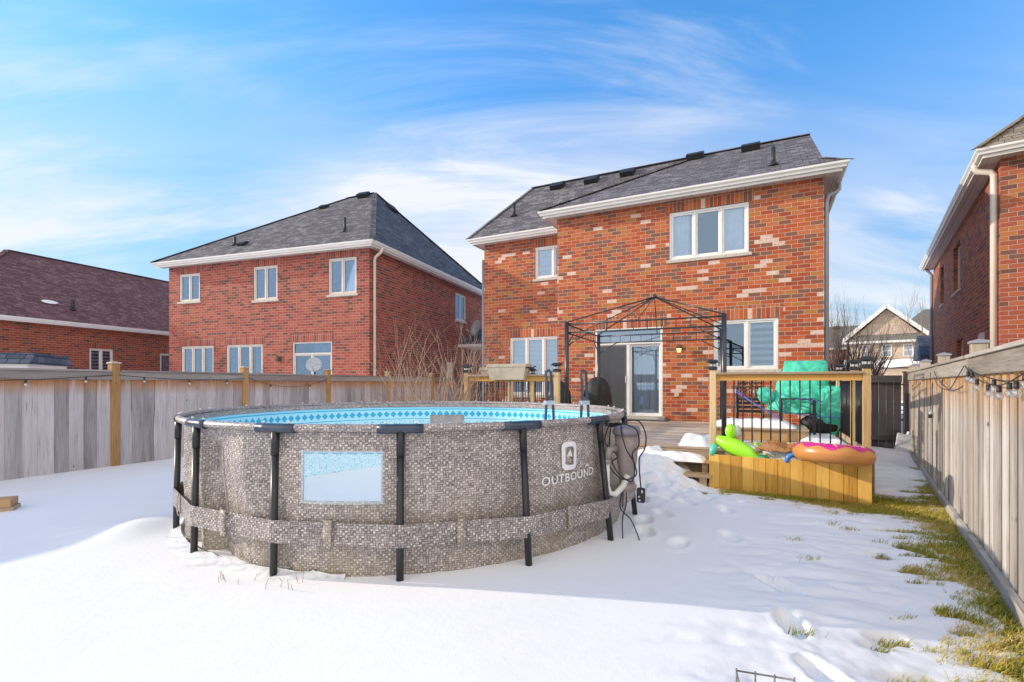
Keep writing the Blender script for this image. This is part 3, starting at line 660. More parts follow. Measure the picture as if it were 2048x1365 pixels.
# ------------------------------------------------------------------ LEFT HOUSE
L_ = thing('brick_house', 'dark red brick house with grey hip roof, directly behind the left board fence', 'house', LF[0], LF[1])
mb = MB()
hol = [(-9.27, -8.12, 4.93, 6.08), (-5.30, -4.12, 4.78, 6.10), (-1.75, -.53, 4.80, 6.13), (-9.14, -7.38, 1.2, 3.08), (-6.69, -4.85, 1.2, 3.08), (-3.40, -1.60, .6, 3.10)]
wall_panel(mb, (-9.86, 0), (1, 0), (0, -1), 9.86, -.3, 6.44, [(a+9.86, b+9.86, c, d) for a, b, c, d in hol])
wall_panel(mb, (0, 0), (0, 1), (1, 0), 11.0, -.3, 6.44, [(7.2, 8.45, 4.7, 6.05), (6.2, 7.0, 0.4, 2.6)])
wall_panel(mb, (-9.86, 11.0), (0, -1), (-1, 0), 11.0, -.3, 6.44, []); wall_panel(mb, (0, 11.0), (-1, 0), (0, 1), 9.86, -.3, 6.44, [])
mb.build('wall', 'brick_left', L_)
for i, (a, b, c, d) in enumerate(hol):
    if i < 3: window(L_, a, 0, c, 0, b-a, d-c, (1, 1), 'beige_frame', inner=('curtain', None) if i == 2 else ('blinds', None))
    elif i < 5: window(L_, a, 0, c, 0, b-a, d-c, (1, 1, 1), 'beige_frame', inner=('curtain', [(.02, .3), (.75, .98)]))
    else: window(L_, a, 0, c, 0, b-a, d-c, (1, 1), 'beige_frame', sill=False, inner=('curtain', [(.5, .97)]), trans=.36, name='sliding_door')
    lintel(L_, a-.1, 0, d, 0, b-a+.2, .32, 'brick_left_soldier')
window(L_, 0, 7.2, 4.7, R(90), 1.25, 1.35, (1, 1), 'beige_frame', inner=('curtain', [(.1, .5)]))
lintel(L_, 0, 7.1, 6.05, R(90), 1.45, .32, 'brick_left_soldier')
sd_ = MB(); sd_.box(.02, .03, .0, .78, .09, 2.18); o = sd_.build('side_door', 'beige_frame', L_); place(o, (0, 6.2, .4), R(90))
l = MB(); l.box(-.05, -.03, -.1, .05, 0, .08); l.lathe([(.03, .1), (.085, .03), (.07, -.12)], 8, (0, -.13, 0), False); o = l.build('wall_lamp', 'lamp_metal', L_); place(o, (-4.0, 0, 2.5))
pk, pl = (-2.94, 4.7, 10.4), (-4.45, 4.7, 10.33)
A, B_, C_, D_ = (-10.3, -.45, ZG), (.45, -.45, ZG), (.45, 11.45, ZG), (-10.3, 11.45, ZG)
RO = roofmesh(L_, [[A, B_, pk, pl]], 'shingle_grey')
rs = roofmesh(L_, [[B_, C_, pk], [C_, D_, pl, pk], [D_, A, pl]], 'shingle_dark')
for a, b in ((B_, pk), (A, pl), (pk, pl), (C_, pk)): hipcap(RO, a, b, 'shingle_grey')
vent_pipe(RO, -1.45, .55, 7.25, .55); vent_pipe(RO, -6.75, .45, 7.2, .35); vent_box(RO, -6.2, .35, 7.16, .72, 0, .7); vent_box(RO, -3.3, 4.35, 10.2, .72); vent_box(rs, -2.35, 5.1, 9.75, 1.1, R(90)); vent_box(RO, -4.9, 3.6, 9.6, .72, 0, .7)
gutter(L_, (-10.17, -.32), (.32, -.32), (0, -1), ZG, ext=(1, 1)); gutter(L_, (.32, -.32), (.32, 11.3), (1, 0), ZG, ext=(1, 0))
soffit(L_, [(-10.17, -.31), (.31, -.31), (.31, 0), (-10.17, 0)], 6.40); soffit(L_, [(0, .001), (.31, .001), (.31, 11.3), (0, 11.3)], 6.40)
downspout(L_, [(.38, .25, 6.45), (.38, .25, 6.35), (.30, .25, 6.25), (.1, .25, 6.12), (.06, .25, 6.0), (.06, .25, .1)], 'downspout_tan', .1)
# small side porch roof
pr = MB(); pr.prism([(7.6, 3.5), (9.6, 3.5), (9.6, 4.5)], .0, 1.4, 'x'); o = pr.build('porch_roof', 'shingle_dark', L_)
pr = MB(); pr.box(0.0, 7.5, 3.36, 1.46, 9.6, 3.497); pr.build('porch_fascia', 'white_metal', L_)
# ------------------------------------------------------------------ FAR LEFT BUNGALOW (shares the left house's direction)
BF = (tuple(toworld(LF, -15.7, 0)), LF[1]+R(90))   # local x runs along the wall (away from the camera), -y faces the yard
Bn = thing('bungalow', 'low brick bungalow with brown shingle roof at the far left edge', 'house', BF[0], BF[1])
mb = MB()
wall_panel(mb, (-4.6, 0), (1, 0), (0, -1), 16, -.3, 4.18, [(.52+4.6, 1.55+4.6, 1.9, 3.2), (3.87+4.6, 4.6+4.6, 1.9, 3.15)])
wall_panel(mb, (-4.6, 8), (0, -1), (-1, 0), 8, -.3, 4.18, [])
mb.build('wall', 'brick_bungalow', Bn)
window(Bn, .52, 0, 1.9, 0, 1.03, 1.3, (1, 1), 'beige_frame', inner=('zebra_blinds', None)); window(Bn, 3.87, 0, 1.9, 0, .73, 1.25, (1,), 'beige_frame', inner=('curtain', None))
lintel(Bn, .42, 0, 3.2, 0, 1.23, .32, 'brick_bungalow_soldier'); lintel(Bn, 3.77, 0, 3.15, 0, .93, .32, 'brick_bungalow_soldier')
zr = 7.85
RO = roofmesh(Bn, [[(-5.05, -.45, 4.3), (11.8, -.45, 4.3), (11.8, 3.9, zr), (-.6, 3.9, zr)], [(-5.05, -.45, 4.3), (-.6, 3.9, zr), (-5.05, 8.3, 4.3)], [(-5.05, 8.3, 4.3), (-.6, 3.9, zr), (11.8, 3.9, zr), (11.8, 8.3, 4.3)]], 'shingle_brown')
hipcap(RO, (-.6, 3.9, zr), (11.8, 3.9, zr), 'shingle_brown'); hipcap(RO, (-5.05, -.45, 4.3), (-.6, 3.9, zr), 'shingle_brown')
vent_pipe(RO, .05, .35, 4.95, .4, .07)
gutter(Bn, (-5.0, -.32), (11.8, -.32), (0, -1), 4.3, ext=(1, 0)); soffit(Bn, [(-5, -.31), (11.8, -.31), (11.8, 0), (-5, 0)], 4.16)
m = MB(); m.ball((0, 0, 0), .3, 12, 8, (1.1, .5, .1)); o = m.build('skylight_snow', 'snow', RO); place(o, (-.72, .55, 5.2), 0); o.rotation_euler = (R(38), 0, 0)
# ------------------------------------------------------------------ RIGHT HOUSE
Rh = thing('brick_house', 'red brick house with beige downspout rising behind the right fence', 'house', RF[0], RF[1])
mb = MB()
wall_panel(mb, (0, 0), (1, 0), (0, -1), 9, -.3, 6.42, [])
wall_panel(mb, (0, 12.6), (0, -1), (-1, 0), 12.6, -.3, 6.42, [(12.6-b, 12.6-a, c, d) for a, b, c, d in ((5.45, 6.9, 4.45, 5.95), (9.3, 10.2, 4.5, 5.95), (4.9, 6.2, .9, 2.9))], depth=.2)
wall_panel(mb, (9, 12.6), (-1, 0), (0, 1), 9, -.3, 6.42, [])
mb.build('wall', 'brick_right', Rh)
for a, b, c, d in ((5.45, 6.9, 4.45, 5.95), (9.3, 10.2, 4.5, 5.95), (4.9, 6.2, .9, 2.9)):
    f = window(Rh, .09, b, c, -R(90), b-a, d-c, (1,), 'beige_frame', inner=('curtain', None), sill=False)
    s_ = MB(); s_.box(-.07, -.14, -.085, b-a+.07, .0, -.002); s_.build('sill', 'stone_sill', f, bevel=.006)
ap = (4.3, 4.3, 6.55+.9*4.75)
RO = roofmesh(Rh, [[(-.45, -.45, ZG), (9.5, -.45, ZG), (5.2, 4.3, ap[2]), ap], [(-.45, 13.0, ZG), (-.45, -.45, ZG), ap, (4.3, 8.2, ap[2])], [(9.5, -.45, ZG), (9.5, 13, ZG), (5.2, 8.2, ap[2]), (5.2, 4.3, ap[2])], [(9.5, 13, ZG), (-.45, 13, ZG), (4.3, 8.2, ap[2]), (5.2, 8.2, ap[2])]], 'shingle_tan')
hipcap(RO, (-.45, -.45, ZG), ap, 'shingle_tan')
gutter(Rh, (-.32, -.32), (9.4, -.32), (0, -1), ZG, ext=(1, 0)); gutter(Rh, (-.32, 12.9), (-.32, -.32), (-1, 0), ZG, ext=(0, 1))
soffit(Rh, [(-.31, -.31), (9.4, -.31), (9.4, 0), (-.31, 0)], 6.38); soffit(Rh, [(-.31, .001), (0, .001), (0, 12.9), (-.31, 12.9)], 6.38)
downspout(Rh, [(-.38, .25, 6.44), (-.38, .25, 6.36), (-.35, .25, 6.28), (-.12, .22, 6.20), (-.07, .22, 6.12), (-.07, .22, 5.9), (-.07, .22, .1)], 'downspout_tan', .12)
downspout(Rh, [(-.38, 12.5, 6.44), (-.2, 12.5, 6.3), (-.07, 12.5, 6.1), (-.07, 12.5, .1)], 'downspout_grey', .1)
m = MB(); m.box(-.08, -.09, -.16, 0, .09, .16); m.box(-.11, -.06, -.05, -.08, .06, .10); o = m.build('meter_box', 'white_plastic', Rh, bevel=.008); place(o, (0, 1.75, 2.62))

# ------------------------------------------------------------------ FAR HOUSES
def simple_windows(house, lst, y, frame='white_frame'):
    for a, b, c, d in lst:
        m = MB(); m.box(0, -.03, 0, b-a, .03, .08); m.box(0, -.03, d-c-.08, b-a, .03, d-c); m.box(0, -.029, .08, .08, .03, d-c-.08); m.box(b-a-.08, -.029, .08, b-a, .03, d-c-.08); m.box(.08, -.025, (d-c)/2-.03, b-a-.08, .03, (d-c)/2+.03)
        f = m.build('window', frame, house); place(f, (a, y, c)); m = MB(); m.box(.08, .0, .08, b-a-.08, .02, d-c-.08); m.build('pane', 'far_glass', f)
g = G('far_glass'); v = g.uv(src='Object'); g.col((.30, .34, .38)); g.set(Roughness=.15); M['far_glass'] = g.m
T = thing('gabled_house', 'distant tan brick house with white gable trim and snow on its roof slope', 'house', (33.6, 50, 0), R(-39))
W_ = 6.2; hw_ = W_/2
mb = MB(); mb.box(0, 0, -.3, W_, 9, 5.75); mb.add([(0.1, -.01, 5.7), (W_-.1, -.01, 5.7), (hw_, -.01, 8.75)], [(0, 1, 2)]); mb.build('wall', 'brick_tan', T)
simple_windows(T, [(1.15, 1.85, 4.1, 5.3), (2.75, 3.5, 4.1, 5.3), (4.35, 5.1, 4.1, 5.3)], -.03)
m = MB(); m.add([(-.45, -.5, 5.75), (hw_, -.5, 9.0), (hw_, 9, 9.0), (-.45, 9, 5.75)], [(3, 2, 1, 0)]); m.add([(W_+.45, -.5, 5.75), (hw_, -.5, 9.0), (hw_, 9, 9.0), (W_+.45, 9, 5.75)], [(0, 1, 2, 3)]); o = m.build('roof', 'shingle_far', T); q = o.modifiers.new('t', 'SOLIDIFY'); q.thickness = .12; q.offset = -1
for x0_, z0_, x1_, z1_ in ((-.5, 5.65, hw_, 8.98), (hw_, 8.98, W_+.5, 5.65)): m = MB(); m.beam((x0_, -.56, z0_), (x1_, -.56, z1_), .1, .34); m.build('gable_trim', 'white_metal', T)
m = MB(); m.box(-.45, -.64, 5.45, W_+.45, -.34, 5.65); m.build('eaves_trim', 'white_metal', T)
m = MB(); m.prism([(-.62, 5.66), (-.02, 6.3), (-.02, 5.66)], 0.1, W_-.1, 'x'); m.build('skirt_roof', 'shingle_far', T)
m = MB(); m.grid(lambda u, v: (hw_+.35+(hw_-.1)*u, -.3+6*v, 8.98-(.35+(hw_-.1)*u)*.917+.13), 12, 8); m.build('roof_snow', 'snow', T)
m = MB(); m.prism([(-2.4, 3.0), (-.02, 3.9), (-.02, 3.0)], -.3, W_+.3, 'x'); m.build('porch_roof', 'shingle_far', T)
m = MB(); m.box(-.2, -2.2, .0, W_+.2, -.02, 2.99); m.build('porch_wall', 'brick_tan', T)
m = MB(); m.grid(lambda u, v: (-.3+(W_+.6)*u, -2.4+2.1*v, 3.06+.79*v+.04*math.sin(u*20)), 20, 4); m.build('porch_snow', 'snow', T)
T2 = thing('brick_house', 'distant red brick house with plain grey roof left of the gabled one', 'house', (32.6, 56, 0), R(-32))
mb = MB(); mb.box(0, 0, -.3, 8.2, 8, 5.35); mb.build('wall', 'brick_far', T2)
RO = roofmesh(T2, [[(-4.4, -.4, 5.4), (8.6, -.4, 5.4), (7.5, 3.6, 8.1), (-4.4, 3.6, 8.1)], [(7.5, 3.6, 8.1), (-4.4, 3.6, 8.1), (-4.4, 8, 5.4), (8.6, 8, 5.4)]], 'shingle_far', .1)
for x in (0.6, 3.2, 5.6): vent_box(RO, x, 3.2, 7.85, .67, 0, 1.3)
simple_windows(T2, [(5.4, 6.3, 3.6, 4.8)], -.03)
gutter(T2, (-4.4, -.35), (8.6, -.35), (0, -1), 5.4)
T3 = thing('grey_roof_house', 'distant house whose grey roof shows behind the snowy gable', 'house', (46.3, 60, 0), R(-30))
mb = MB(); mb.box(0, 0, -.3, 12, 9, 7.2); mb.build('wall', 'brick_tan', T3)
roofmesh(T3, [[(-.5, -.5, 7.3), (12.5, -.5, 7.3), (12.5, 4.5, 10.8), (3.2, 4.5, 10.8)], [(-.5, -.5, 7.3), (3.2, 4.5, 10.8), (-.5, 9.5, 7.3)], [(3.2, 4.5, 10.8), (12.5, 4.5, 10.8), (12.5, 9.5, 7.3), (-.5, 9.5, 7.3)]], 'shingle_far', .1)
T4 = thing('white_porch', 'pale grey sided porch end peeking out beside the right brick house', 'porch', (17.95, 21.6, -.85), R(-35.1))
m = MB(); m.box(0, 0, 2.6, 2.6, 3.4, 3.5); m.box(.15, .1, 0, .5, .45, 2.6); m.box(.0, .0, 2.5, 2.7, 3.5, 2.599); m.build('porch_wall', 'siding', T4)
m = MB(); m.prism([(-.25, 3.5), (3.8, 3.5), (3.8, 3.62), (1.8, 4.6), (-.25, 3.62)], -.25, 2.8, 'x'); m.build('roof', 'shingle_dark', T4)

exec_later = []
# ------------------------------------------------------------------ GROUND: lawn sheet, snow field, grass
def smooth(a, b, x):
    t = np.clip((x-a)/(b-a), 0, 1); return t*t*(3-2*t)
rng = np.random.RandomState(3)
def vnoise(x, y, s, seed=0):
    """smooth value noise, vectorised"""
    rs = np.random.RandomState(seed); tab = rs.rand(256, 256)
    X, Y = x/s+1000, y/s+1000; xi, yi = np.floor(X).astype(int), np.floor(Y).astype(int); fx, fy = X-xi, Y-yi
    fx = fx*fx*(3-2*fx); fy = fy*fy*(3-2*fy)
    g_ = lambda i, j: tab[i % 256, j % 256]
    return (g_(xi, yi)*(1-fx)+g_(xi+1, yi)*fx)*(1-fy)+(g_(xi, yi+1)*(1-fx)+g_(xi+1, yi+1)*fx)*fy
# snow edge on the right: melted strip along the right fence and under the planter
EDGE = [(-3, 2.3), (1.5, 2.2), (2.2, 2.42), (2.56, 2.58), (2.93, 2.80), (3.0, 2.95), (3.31, 3.14), (4.11, 3.62), (4.9, 4.16), (5.6, 4.62), (5.95, 4.95), (6.4, 5.35), (7.2, 6.15), (8.2, 7.05), (9, 7.7), (12, 9.9), (80, 60)]
EY = np.array([e[0] for e in EDGE], float); EX = np.array([e[1] for e in EDGE], float)
POOL = (-1.11, 5.95)
FP = [(1.53, 2.45, 100), (1.66, 2.97, 75), (1.86, 3.52, 115), (1.45, 4.35, 60), (1.98, 4.55, 80), (1.35, 5.1, 70), (1.62, 5.35, 95), (1.55, 6.0, 80), (1.9, 6.1, 60), (1.75, 6.7, 80), (2.1, 6.9, 100), (2.3, 7.2, 60), (1.8, 7.3, 70), (1.25, 4.7, 85), (2.35, 5.5, 75), (2.05, 5.9, 100), (1.2, 6.3, 60), (2.5, 6.3, 85), (1.5, 7.0, 95), (2.35, 6.75, 70), (1.9, 7.6, 80), (2.75, 6.0, 60)]
def snow_h(x, y, detail=True):
    ax, ay = MF[0][0], MF[0][1]; ca, sa = math.cos(MF[1]), math.sin(MF[1])
    lx = (x-ax)*ca+(y-ay)*sa; ly = -(x-ax)*sa+(y-ay)*ca
    d = (np.interp(y, EY, EX)-x)*.82                       # distance inside the snow
    rag = (vnoise(x, y, .6, 1)-.5)*.26+(vnoise(x*.22+y*.1, y, .10, 2)-.5)*.30+(vnoise(x*.35, y, .045, 5)-.5)*.16+(vnoise(x*.6, y, .018, 6)-.5)*.07
    d = d+rag
    # melted strip in front of the planter
    px0, py0, px1, py1 = 2.87, 7.29, 4.48, 6.22
    L = math.hypot(px1-px0, py1-py0); ux, uy = (px1-px0)/L, (py1-py0)/L
    s_ = (x-px0)*ux+(y-py0)*uy; q = -((x-px0)*(-uy)+(y-py0)*ux)      # q>0 in front
    wid = .10+.26*smooth(.3, 1.9, s_)
    dp = q-wid; dp = np.where(s_ < .35, np.maximum(dp, (.35-s_)*.8+.0), dp); dp = np.where(s_ > 2.5, np.maximum(dp, (s_-2.5)), dp)
    dp = np.where(q < -.55, np.maximum(dp, -q-.55), dp)
    d = np.minimum(d, dp+rag*.35)
    h = .118*smooth(-.02, 1.5, d)**.9 + .013*smooth(.0, .05, d) - .06*(1-smooth(-.03, .02, d))
    h += (vnoise(x, y, 1.9, 3)-.5)*.05*smooth(.2, 1.5, d)+(vnoise(x, y, .55, 4)-.5)*.004*smooth(.1, .8, d)
    # scattered melt holes near the edge
    holes = smooth(.70, .76, vnoise(x*.45+y*.15, y*1.2, .13, 9))*(1-smooth(.15, .75, d))
    h -= holes*(h+.02)
    # drift beside the pool, hollow at its wall, mound on the left
    r = np.hypot(x-POOL[0], y-POOL[1]); ang = np.arctan2(y-POOL[1], x-POOL[0])
    h += .085*np.exp(-(((x+3.58)/.26)**2+((y-4.80)/.42)**2)) + .015*np.exp(-(((x+4.4)/1.3)**2+((y-5.2)/1.2)**2))
    # snow shovelled against the deck and over the steps
    ramp = smooth(-5.42, -5.52, ly)*smooth(-7.6, -5.75, ly)*smooth(-1.95, -2.75, lx)*smooth(-6.6, -4.4, lx)
    h += ramp*.34*(1+.5*(vnoise(x, y, .28, 11)-.5))
    rough = smooth(-5.42, -5.52, ly)*smooth(-8.3, -7.0, ly)*smooth(-1.4, -2.2, lx)*smooth(-4.9, -3.9, lx)
    h += rough*((vnoise(x, y, .17, 12)-.5)*.12+(vnoise(x, y, .07, 13)-.5)*.045)
    if detail:
        for k, (fx, fy, a) in enumerate(FP):
            a = R(a); u = (x-fx)*math.cos(a)+(y-fy)*math.sin(a); v = -(x-fx)*math.sin(a)+(y-fy)*math.cos(a)
            dep = (.055, .085, .10)[k] if k < 3 else (.035 if k < 8 else .05)
            e = (u/.155)**2+(v/.072)**2
            tail = np.exp(-(((u-.26)/.17)**2+(v/.05)**2))*.014*(0 < k < 3)
            h -= dep*(1-smooth(.55, 1.25, e))+tail; h += .008*np.exp(-((np.sqrt(e)-1.45)/.35)**2)
        tread = rough*0
    return h, d
def sp(*segs):
    o = []
    for a, b, st in segs: o.extend(np.arange(a, b, st))
    return np.array(o)
xs = sp((-200, -30, 10), (-30, -10, 1.0), (-10, -5, .25), (-5, -1.0, .05), (-1.0, 5.6, .024), (5.6, 9.0, .06), (9, 14, .4), (14, 60, 3), (60, 260, 20))
ys = sp((-200, -20, 10), (-20, 0, 1.0), (0, 2.1, .1), (2.1, 5.6, .024), (5.6, 8.6, .034), (8.6, 12, .12), (12, 30, .8), (30, 90, 4), (90, 500, 30))
GX, GY = np.meshgrid(xs, ys); HH, DD = snow_h(GX, GY)
nx, ny = len(xs), len(ys)
co = np.stack([GX, GY, HH], -1).reshape(-1, 3)
idx = np.arange(nx*ny).reshape(ny, nx); q = np.stack([idx[:-1, :-1], idx[:-1, 1:], idx[1:, 1:], idx[1:, :-1]], -1).reshape(-1, 4)
keep = co[q][:, :, 2].max(1) > -.045
# nothing under the pool or the house
cx_ = co[q].mean(1); keep &= ~(np.hypot(cx_[:, 0]-POOL[0], cx_[:, 1]-POOL[1]) < 2.3)
q = q[keep]
me = bpy.data.meshes.new('snow_field'); me.vertices.add(len(co)); me.vertices.foreach_set('co', co.ravel()); me.loops.add(len(q)*4); me.loops.foreach_set('vertex_index', q.ravel().astype(np.int32))
me.polygons.add(len(q)); me.polygons.foreach_set('loop_start', np.arange(0, len(q)*4, 4, dtype=np.int32)); me.polygons.foreach_set('loop_total', np.full(len(q), 4, dtype=np.int32)); me.polygons.foreach_set('use_smooth', np.ones(len(q), bool)); me.update(calc_edges=True)
me.materials.append(M['snow']); o = bpy.data.objects.new('snow_field', me); COL.objects.link(o); tag(o, kind='structure')
mb = MB(); mb.grid(lambda u, v: (-400+800*u, -300+1100*v, -.012), 40, 40, False); o = mb.build('lawn', 'lawn', None); tag(o, kind='structure')

# grass blades (one object, nobody could count them)
def blades(n, sampler, hmul=1.0):
    V = []; F = []; Rr = []
    for i in range(n):
        p = sampler()
        if p is None: continue
        x, y, hs_ = p[:3]; hgt = (.025+.045*random.random())*hs_*hmul; a = random.uniform(0, 6.283); lean = random.uniform(.2, 1.5)*hgt
        la = R(-30)+random.gauss(0, 1.1); wx, wy = math.cos(a)*.0028, math.sin(a)*.0028; dx_, dy_ = math.cos(la)*lean, math.sin(la)*lean
        b = len(V); z0 = p[3] if len(p) > 3 else -.012
        V += [(x-wx, y-wy, z0), (x+wx, y+wy, z0), (x+wx*.7+dx_*.45, y+wy*.7+dy_*.45, z0+hgt*.72), (x-wx*.7+dx_*.45, y-wy*.7+dy_*.45, z0+hgt*.72), (x+dx_, y+dy_, z0+hgt)]
        F += [(b, b+1, b+2, b+3), (b+3, b+2, b+4)]
        t = min(1, max(0, .47+.30*noise.noise(Vector((x*1.6, y*1.6, 0)))*1.6+random.gauss(0, .22))); Rr += [t, t]
    return V, F, Rr
# candidate points tested against the snow depth in bulk
N = 330000
cx0 = rng.uniform(1.7, 7.2, N); cy0 = rng.uniform(1.8, 9.5, N)
hh, dd = snow_h(cx0, cy0, False)
fr = (cx0-3.5)*.818-(cy0-3.43)*.575    # distance left of the right fence (negative = inside the yard)
ok = (hh < .02) & (fr < -.03) & (rng.rand(N) < np.clip(9.5/(1+cy0*1.0), .5, 1))
pts = list(zip(cx0[ok], cy0[ok])); random.shuffle(pts); pts = pts[:110000]
# tufts poking through thin snow
N2 = 34
for k in range(N2):
    tx, ty = random.uniform(1.3, 4.6), random.uniform(2.2, 6.0)
    hq, dq = snow_h(np.array([tx]), np.array([ty]), False)
    if .02 < hq[0] < .13 and dq[0] < 1.5:
        for j in range(random.randint(8, 40)): pts.append((tx+random.gauss(0, .05), ty+random.gauss(0, .02), hq[0]))
it = iter(pts)
def samp():
    p = next(it, None)
    if p is None: return None
    return (p[0], p[1], 1.0) if len(p) == 2 else (p[0], p[1], .8, p[2]-.012)
V, F, Rr = blades(len(pts), samp)
me = bpy.data.meshes.new('grass'); me.from_pydata(V, [], F); at = me.attributes.new('rnd', 'FLOAT', 'FACE'); at.data.foreach_set('value', Rr); me.materials.append(M['grass'])
o = bpy.data.objects.new('grass', me); COL.objects.link(o); tag(o, 'yellow green lawn grass showing where the snow melted along the right fence', 'grass', kind='stuff')

# ------------------------------------------------------------------ FENCES
def fence(name, label, loc, rz, posts, z_top, side, mats, bw, pitch, alt, post_w, kick=False, dark=False, over=.11, rail_h=.165):
    """fence in its own frame: x along, boards at y=0; side=+1/-1 is where the top rail and posts show"""
    f = thing(name, label, 'fence', loc, rz)
    for i, t in enumerate(posts):
        m = MB(); m.box(t-post_w/2, -post_w/2, -.3, t+post_w/2, post_w/2, z_top+over); p_ = m.build('post', mats[1], f, bevel=.006)
        m = MB(); w2 = post_w/2+.012; zt = z_top+over; m.box(t-w2, -w2, zt, t+w2, w2, zt+.022)
        m.add([(t-w2, -w2, zt+.022), (t+w2, -w2, zt+.022), (t+w2, w2, zt+.022), (t-w2, w2, zt+.022), (t, 0, zt+.045)], [(0, 1, 4), (1, 2, 4), (2, 3, 4), (3, 0, 4)], .4)
        m.build('post_cap', mats[3], p_)
        if i == len(posts)-1: continue
        a, b = t+post_w/2, posts[i+1]-post_w/2
        m = MB(); n = max(1, round((b-a)/pitch)); st = (b-a)/n
        for k in range(n):
            off = (alt if k % 2 else 0)*side+random.uniform(-.003, .003); x0 = a+k*st+(st-bw)/2
            m.box(max(a, x0), off-.009, -.1, min(b, x0+bw), off+.009, z_top-rail_h+random.uniform(-.0, .02))
        m.build('board_panel', mats[0], f, bevel=.002)
        m = MB(); y0, y1 = sorted((.012*side+alt*side, (.05+alt)*side)); m.box(a, y0, z_top-rail_h, b, y1, z_top-.032); y2, y3 = sorted((-.03*side, (.075+alt)*side)); m.box(a-.0, y2, z_top-.031, b, y3, z_top)
        m.build('top_rail', mats[2], f, bevel=.003)
        if kick:
            m = MB(); y0, y1 = sorted((.012*side+alt*side, .055*side+alt*side)); m.box(a, y0, -.1, b, y1, .115+random.uniform(-.01, .01)); m.build('kickboard', mats[4], f, bevel=.003)
    return f
woodmat('wood_kick', [(.28, .24, .19), (.42, .38, .32), (.52, .47, .40), (.60, .55, .48)], 'u')
fl = fence('board_fence', 'weathered grey board fence with orange stained posts along the left side of the yard', (-7.43, 7.26, 0), math.atan2(.913, .407),
      [-3.4, -.99, 1.456, 3.95, 6.38, 8.87, 11.3, 13.7], 1.765, -1, ('wood_grey', 'wood_post_gold', 'wood_grey_rail', 'wood_tan_post'), .194, .19, .014, .13)
frt = fence('board_fence', 'sunlit tan board fence with string lights, running from the camera along the right side', (3.5, 3.43, 0), math.atan2(.818, .575),
      [-3.4, -.9, 1.57, 4.08, 6.45, 8.55, 9.45], 1.80, 1, ('wood_tan', 'wood_tan_post', 'wood_tan_rail', 'downspout_grey', 'wood_kick'), .112, .118, .034, .12, kick=True, rail_h=.19)
# little solar lamp hanging on the right fence
sl_ = thing('fence_light', 'tiny white and black lamp hanging from a cable on the right fence', 'lamp', (3.5+.575*4.75-.07, 3.43+.818*4.75+.05, 1.08), math.atan2(.818, .575))
m = MB(); m.lathe([(.035, 0), (.03, .03), (.008, .07)], 10); m.build('lamp_top', 'white_plastic', sl_); m = MB(); m.lathe([(.022, -.055), (.022, 0)], 10); m.build('lamp_body', 'black_plastic', sl_)
m = MB(); m.tube([(0, 0, .07), (.01, 0, .3), (-.03, 0, .62)], .004, 5); m.build('cable', 'cable', sl_)

# string lights
def string_lights(label, loc, rz, spans, y, bulbs):
    s_ = thing('string_lights', label, 'string lights', loc, rz)
    for (x0, z0, x1, z1, sag, nb) in spans:
        pts = [(x0+(x1-x0)*u, y+.01*math.sin(u*9), z0+(z1-z0)*u-sag*4*u*(1-u)) for u in [k/24 for k in range(25)]]
        m = MB(); m.tube(pts, .0045, 5); m.build('wire', 'cable', s_)
        for k in range(nb):
            u = (k+.5)/nb; i = int(u*24); p = Vector(pts[i])
            m = MB(); m.lathe([(.013, -.005), (.015, -.045), (.012, -.05)], 8, p); b = m.build('bulb_socket', 'black_plastic', s_)
            m = MB(); m.ball((p.x, p.y, p.z-.078), .028, 10, 8); m.build('bulb', 'bulb_glass', b)
string_lights('black wire with clear round bulbs sagging along the right tan fence', (3.5, 3.43, 0), math.atan2(.818, .575), [(-.85, 1.64, 1.5, 1.70, .15, 6), (-.85, 1.56, 1.5, 1.69, .06, 3), (1.62, 1.7, 4.02, 1.62, .2, 0), (1.7, 1.5, 4.02, 1.7, .12, 0)], .1, 8)
string_lights('black wire with small clear bulbs draped under the rail of the grey left fence', (-7.43, 7.26, 0), math.atan2(.913, .407), [(-.9, 1.56, 1.4, 1.68, .03, 3), (1.5, 1.68, 3.9, 1.64, .05, 3), (4.0, 1.66, 6.3, 1.66, .20, 2)], -.075, 6)

# gate and dark fence closing the side passage
gt = thing('wooden_gate', 'dark weathered wooden gate closing the passage right of the brick house', 'gate', (7.62, 11.78, 0), math.atan2(11.28-11.78, 8.78-7.62))
gw = math.hypot(8.78-7.62, .5)
m = MB(); n = 9
for k in range(n): m.box(k*gw/n+.003, -.01, .06, (k+1)*gw/n-.003, .01, 1.58+.0*k)
m.build('board_panel', 'wood_dark', gt, bevel=.002)
for z0, z1 in ((1.56, 1.72), (.25, .34)): m = MB(); m.box(0, -.058, z0, gw, -.015, z1); m.build('rail', 'wood_dark_rail', gt, bevel=.003)
m = MB(); m.box(gw-.35, -.07, 1.5, gw+.02, -.058, 1.53); m.build('hinge', 'black_metal', gt)
m = MB(); m.box(gw+.05, -.06, -.2, gw+.17, .06, 1.78); m.box(gw+.035, -.075, 1.78, gw+.185, .075, 1.81); m.build('post', 'wood_dark', gt, bevel=.004)
m = MB(); m.box(gw+.17, -.02, .0, gw+.42, .0, 1.62); m.build('side_panel', 'wood_dark', gt); m = MB(); m.box(gw+.17, -.055, 1.55, gw+.42, -.02, 1.72); m.build('side_rail', 'wood_dark_rail', gt)

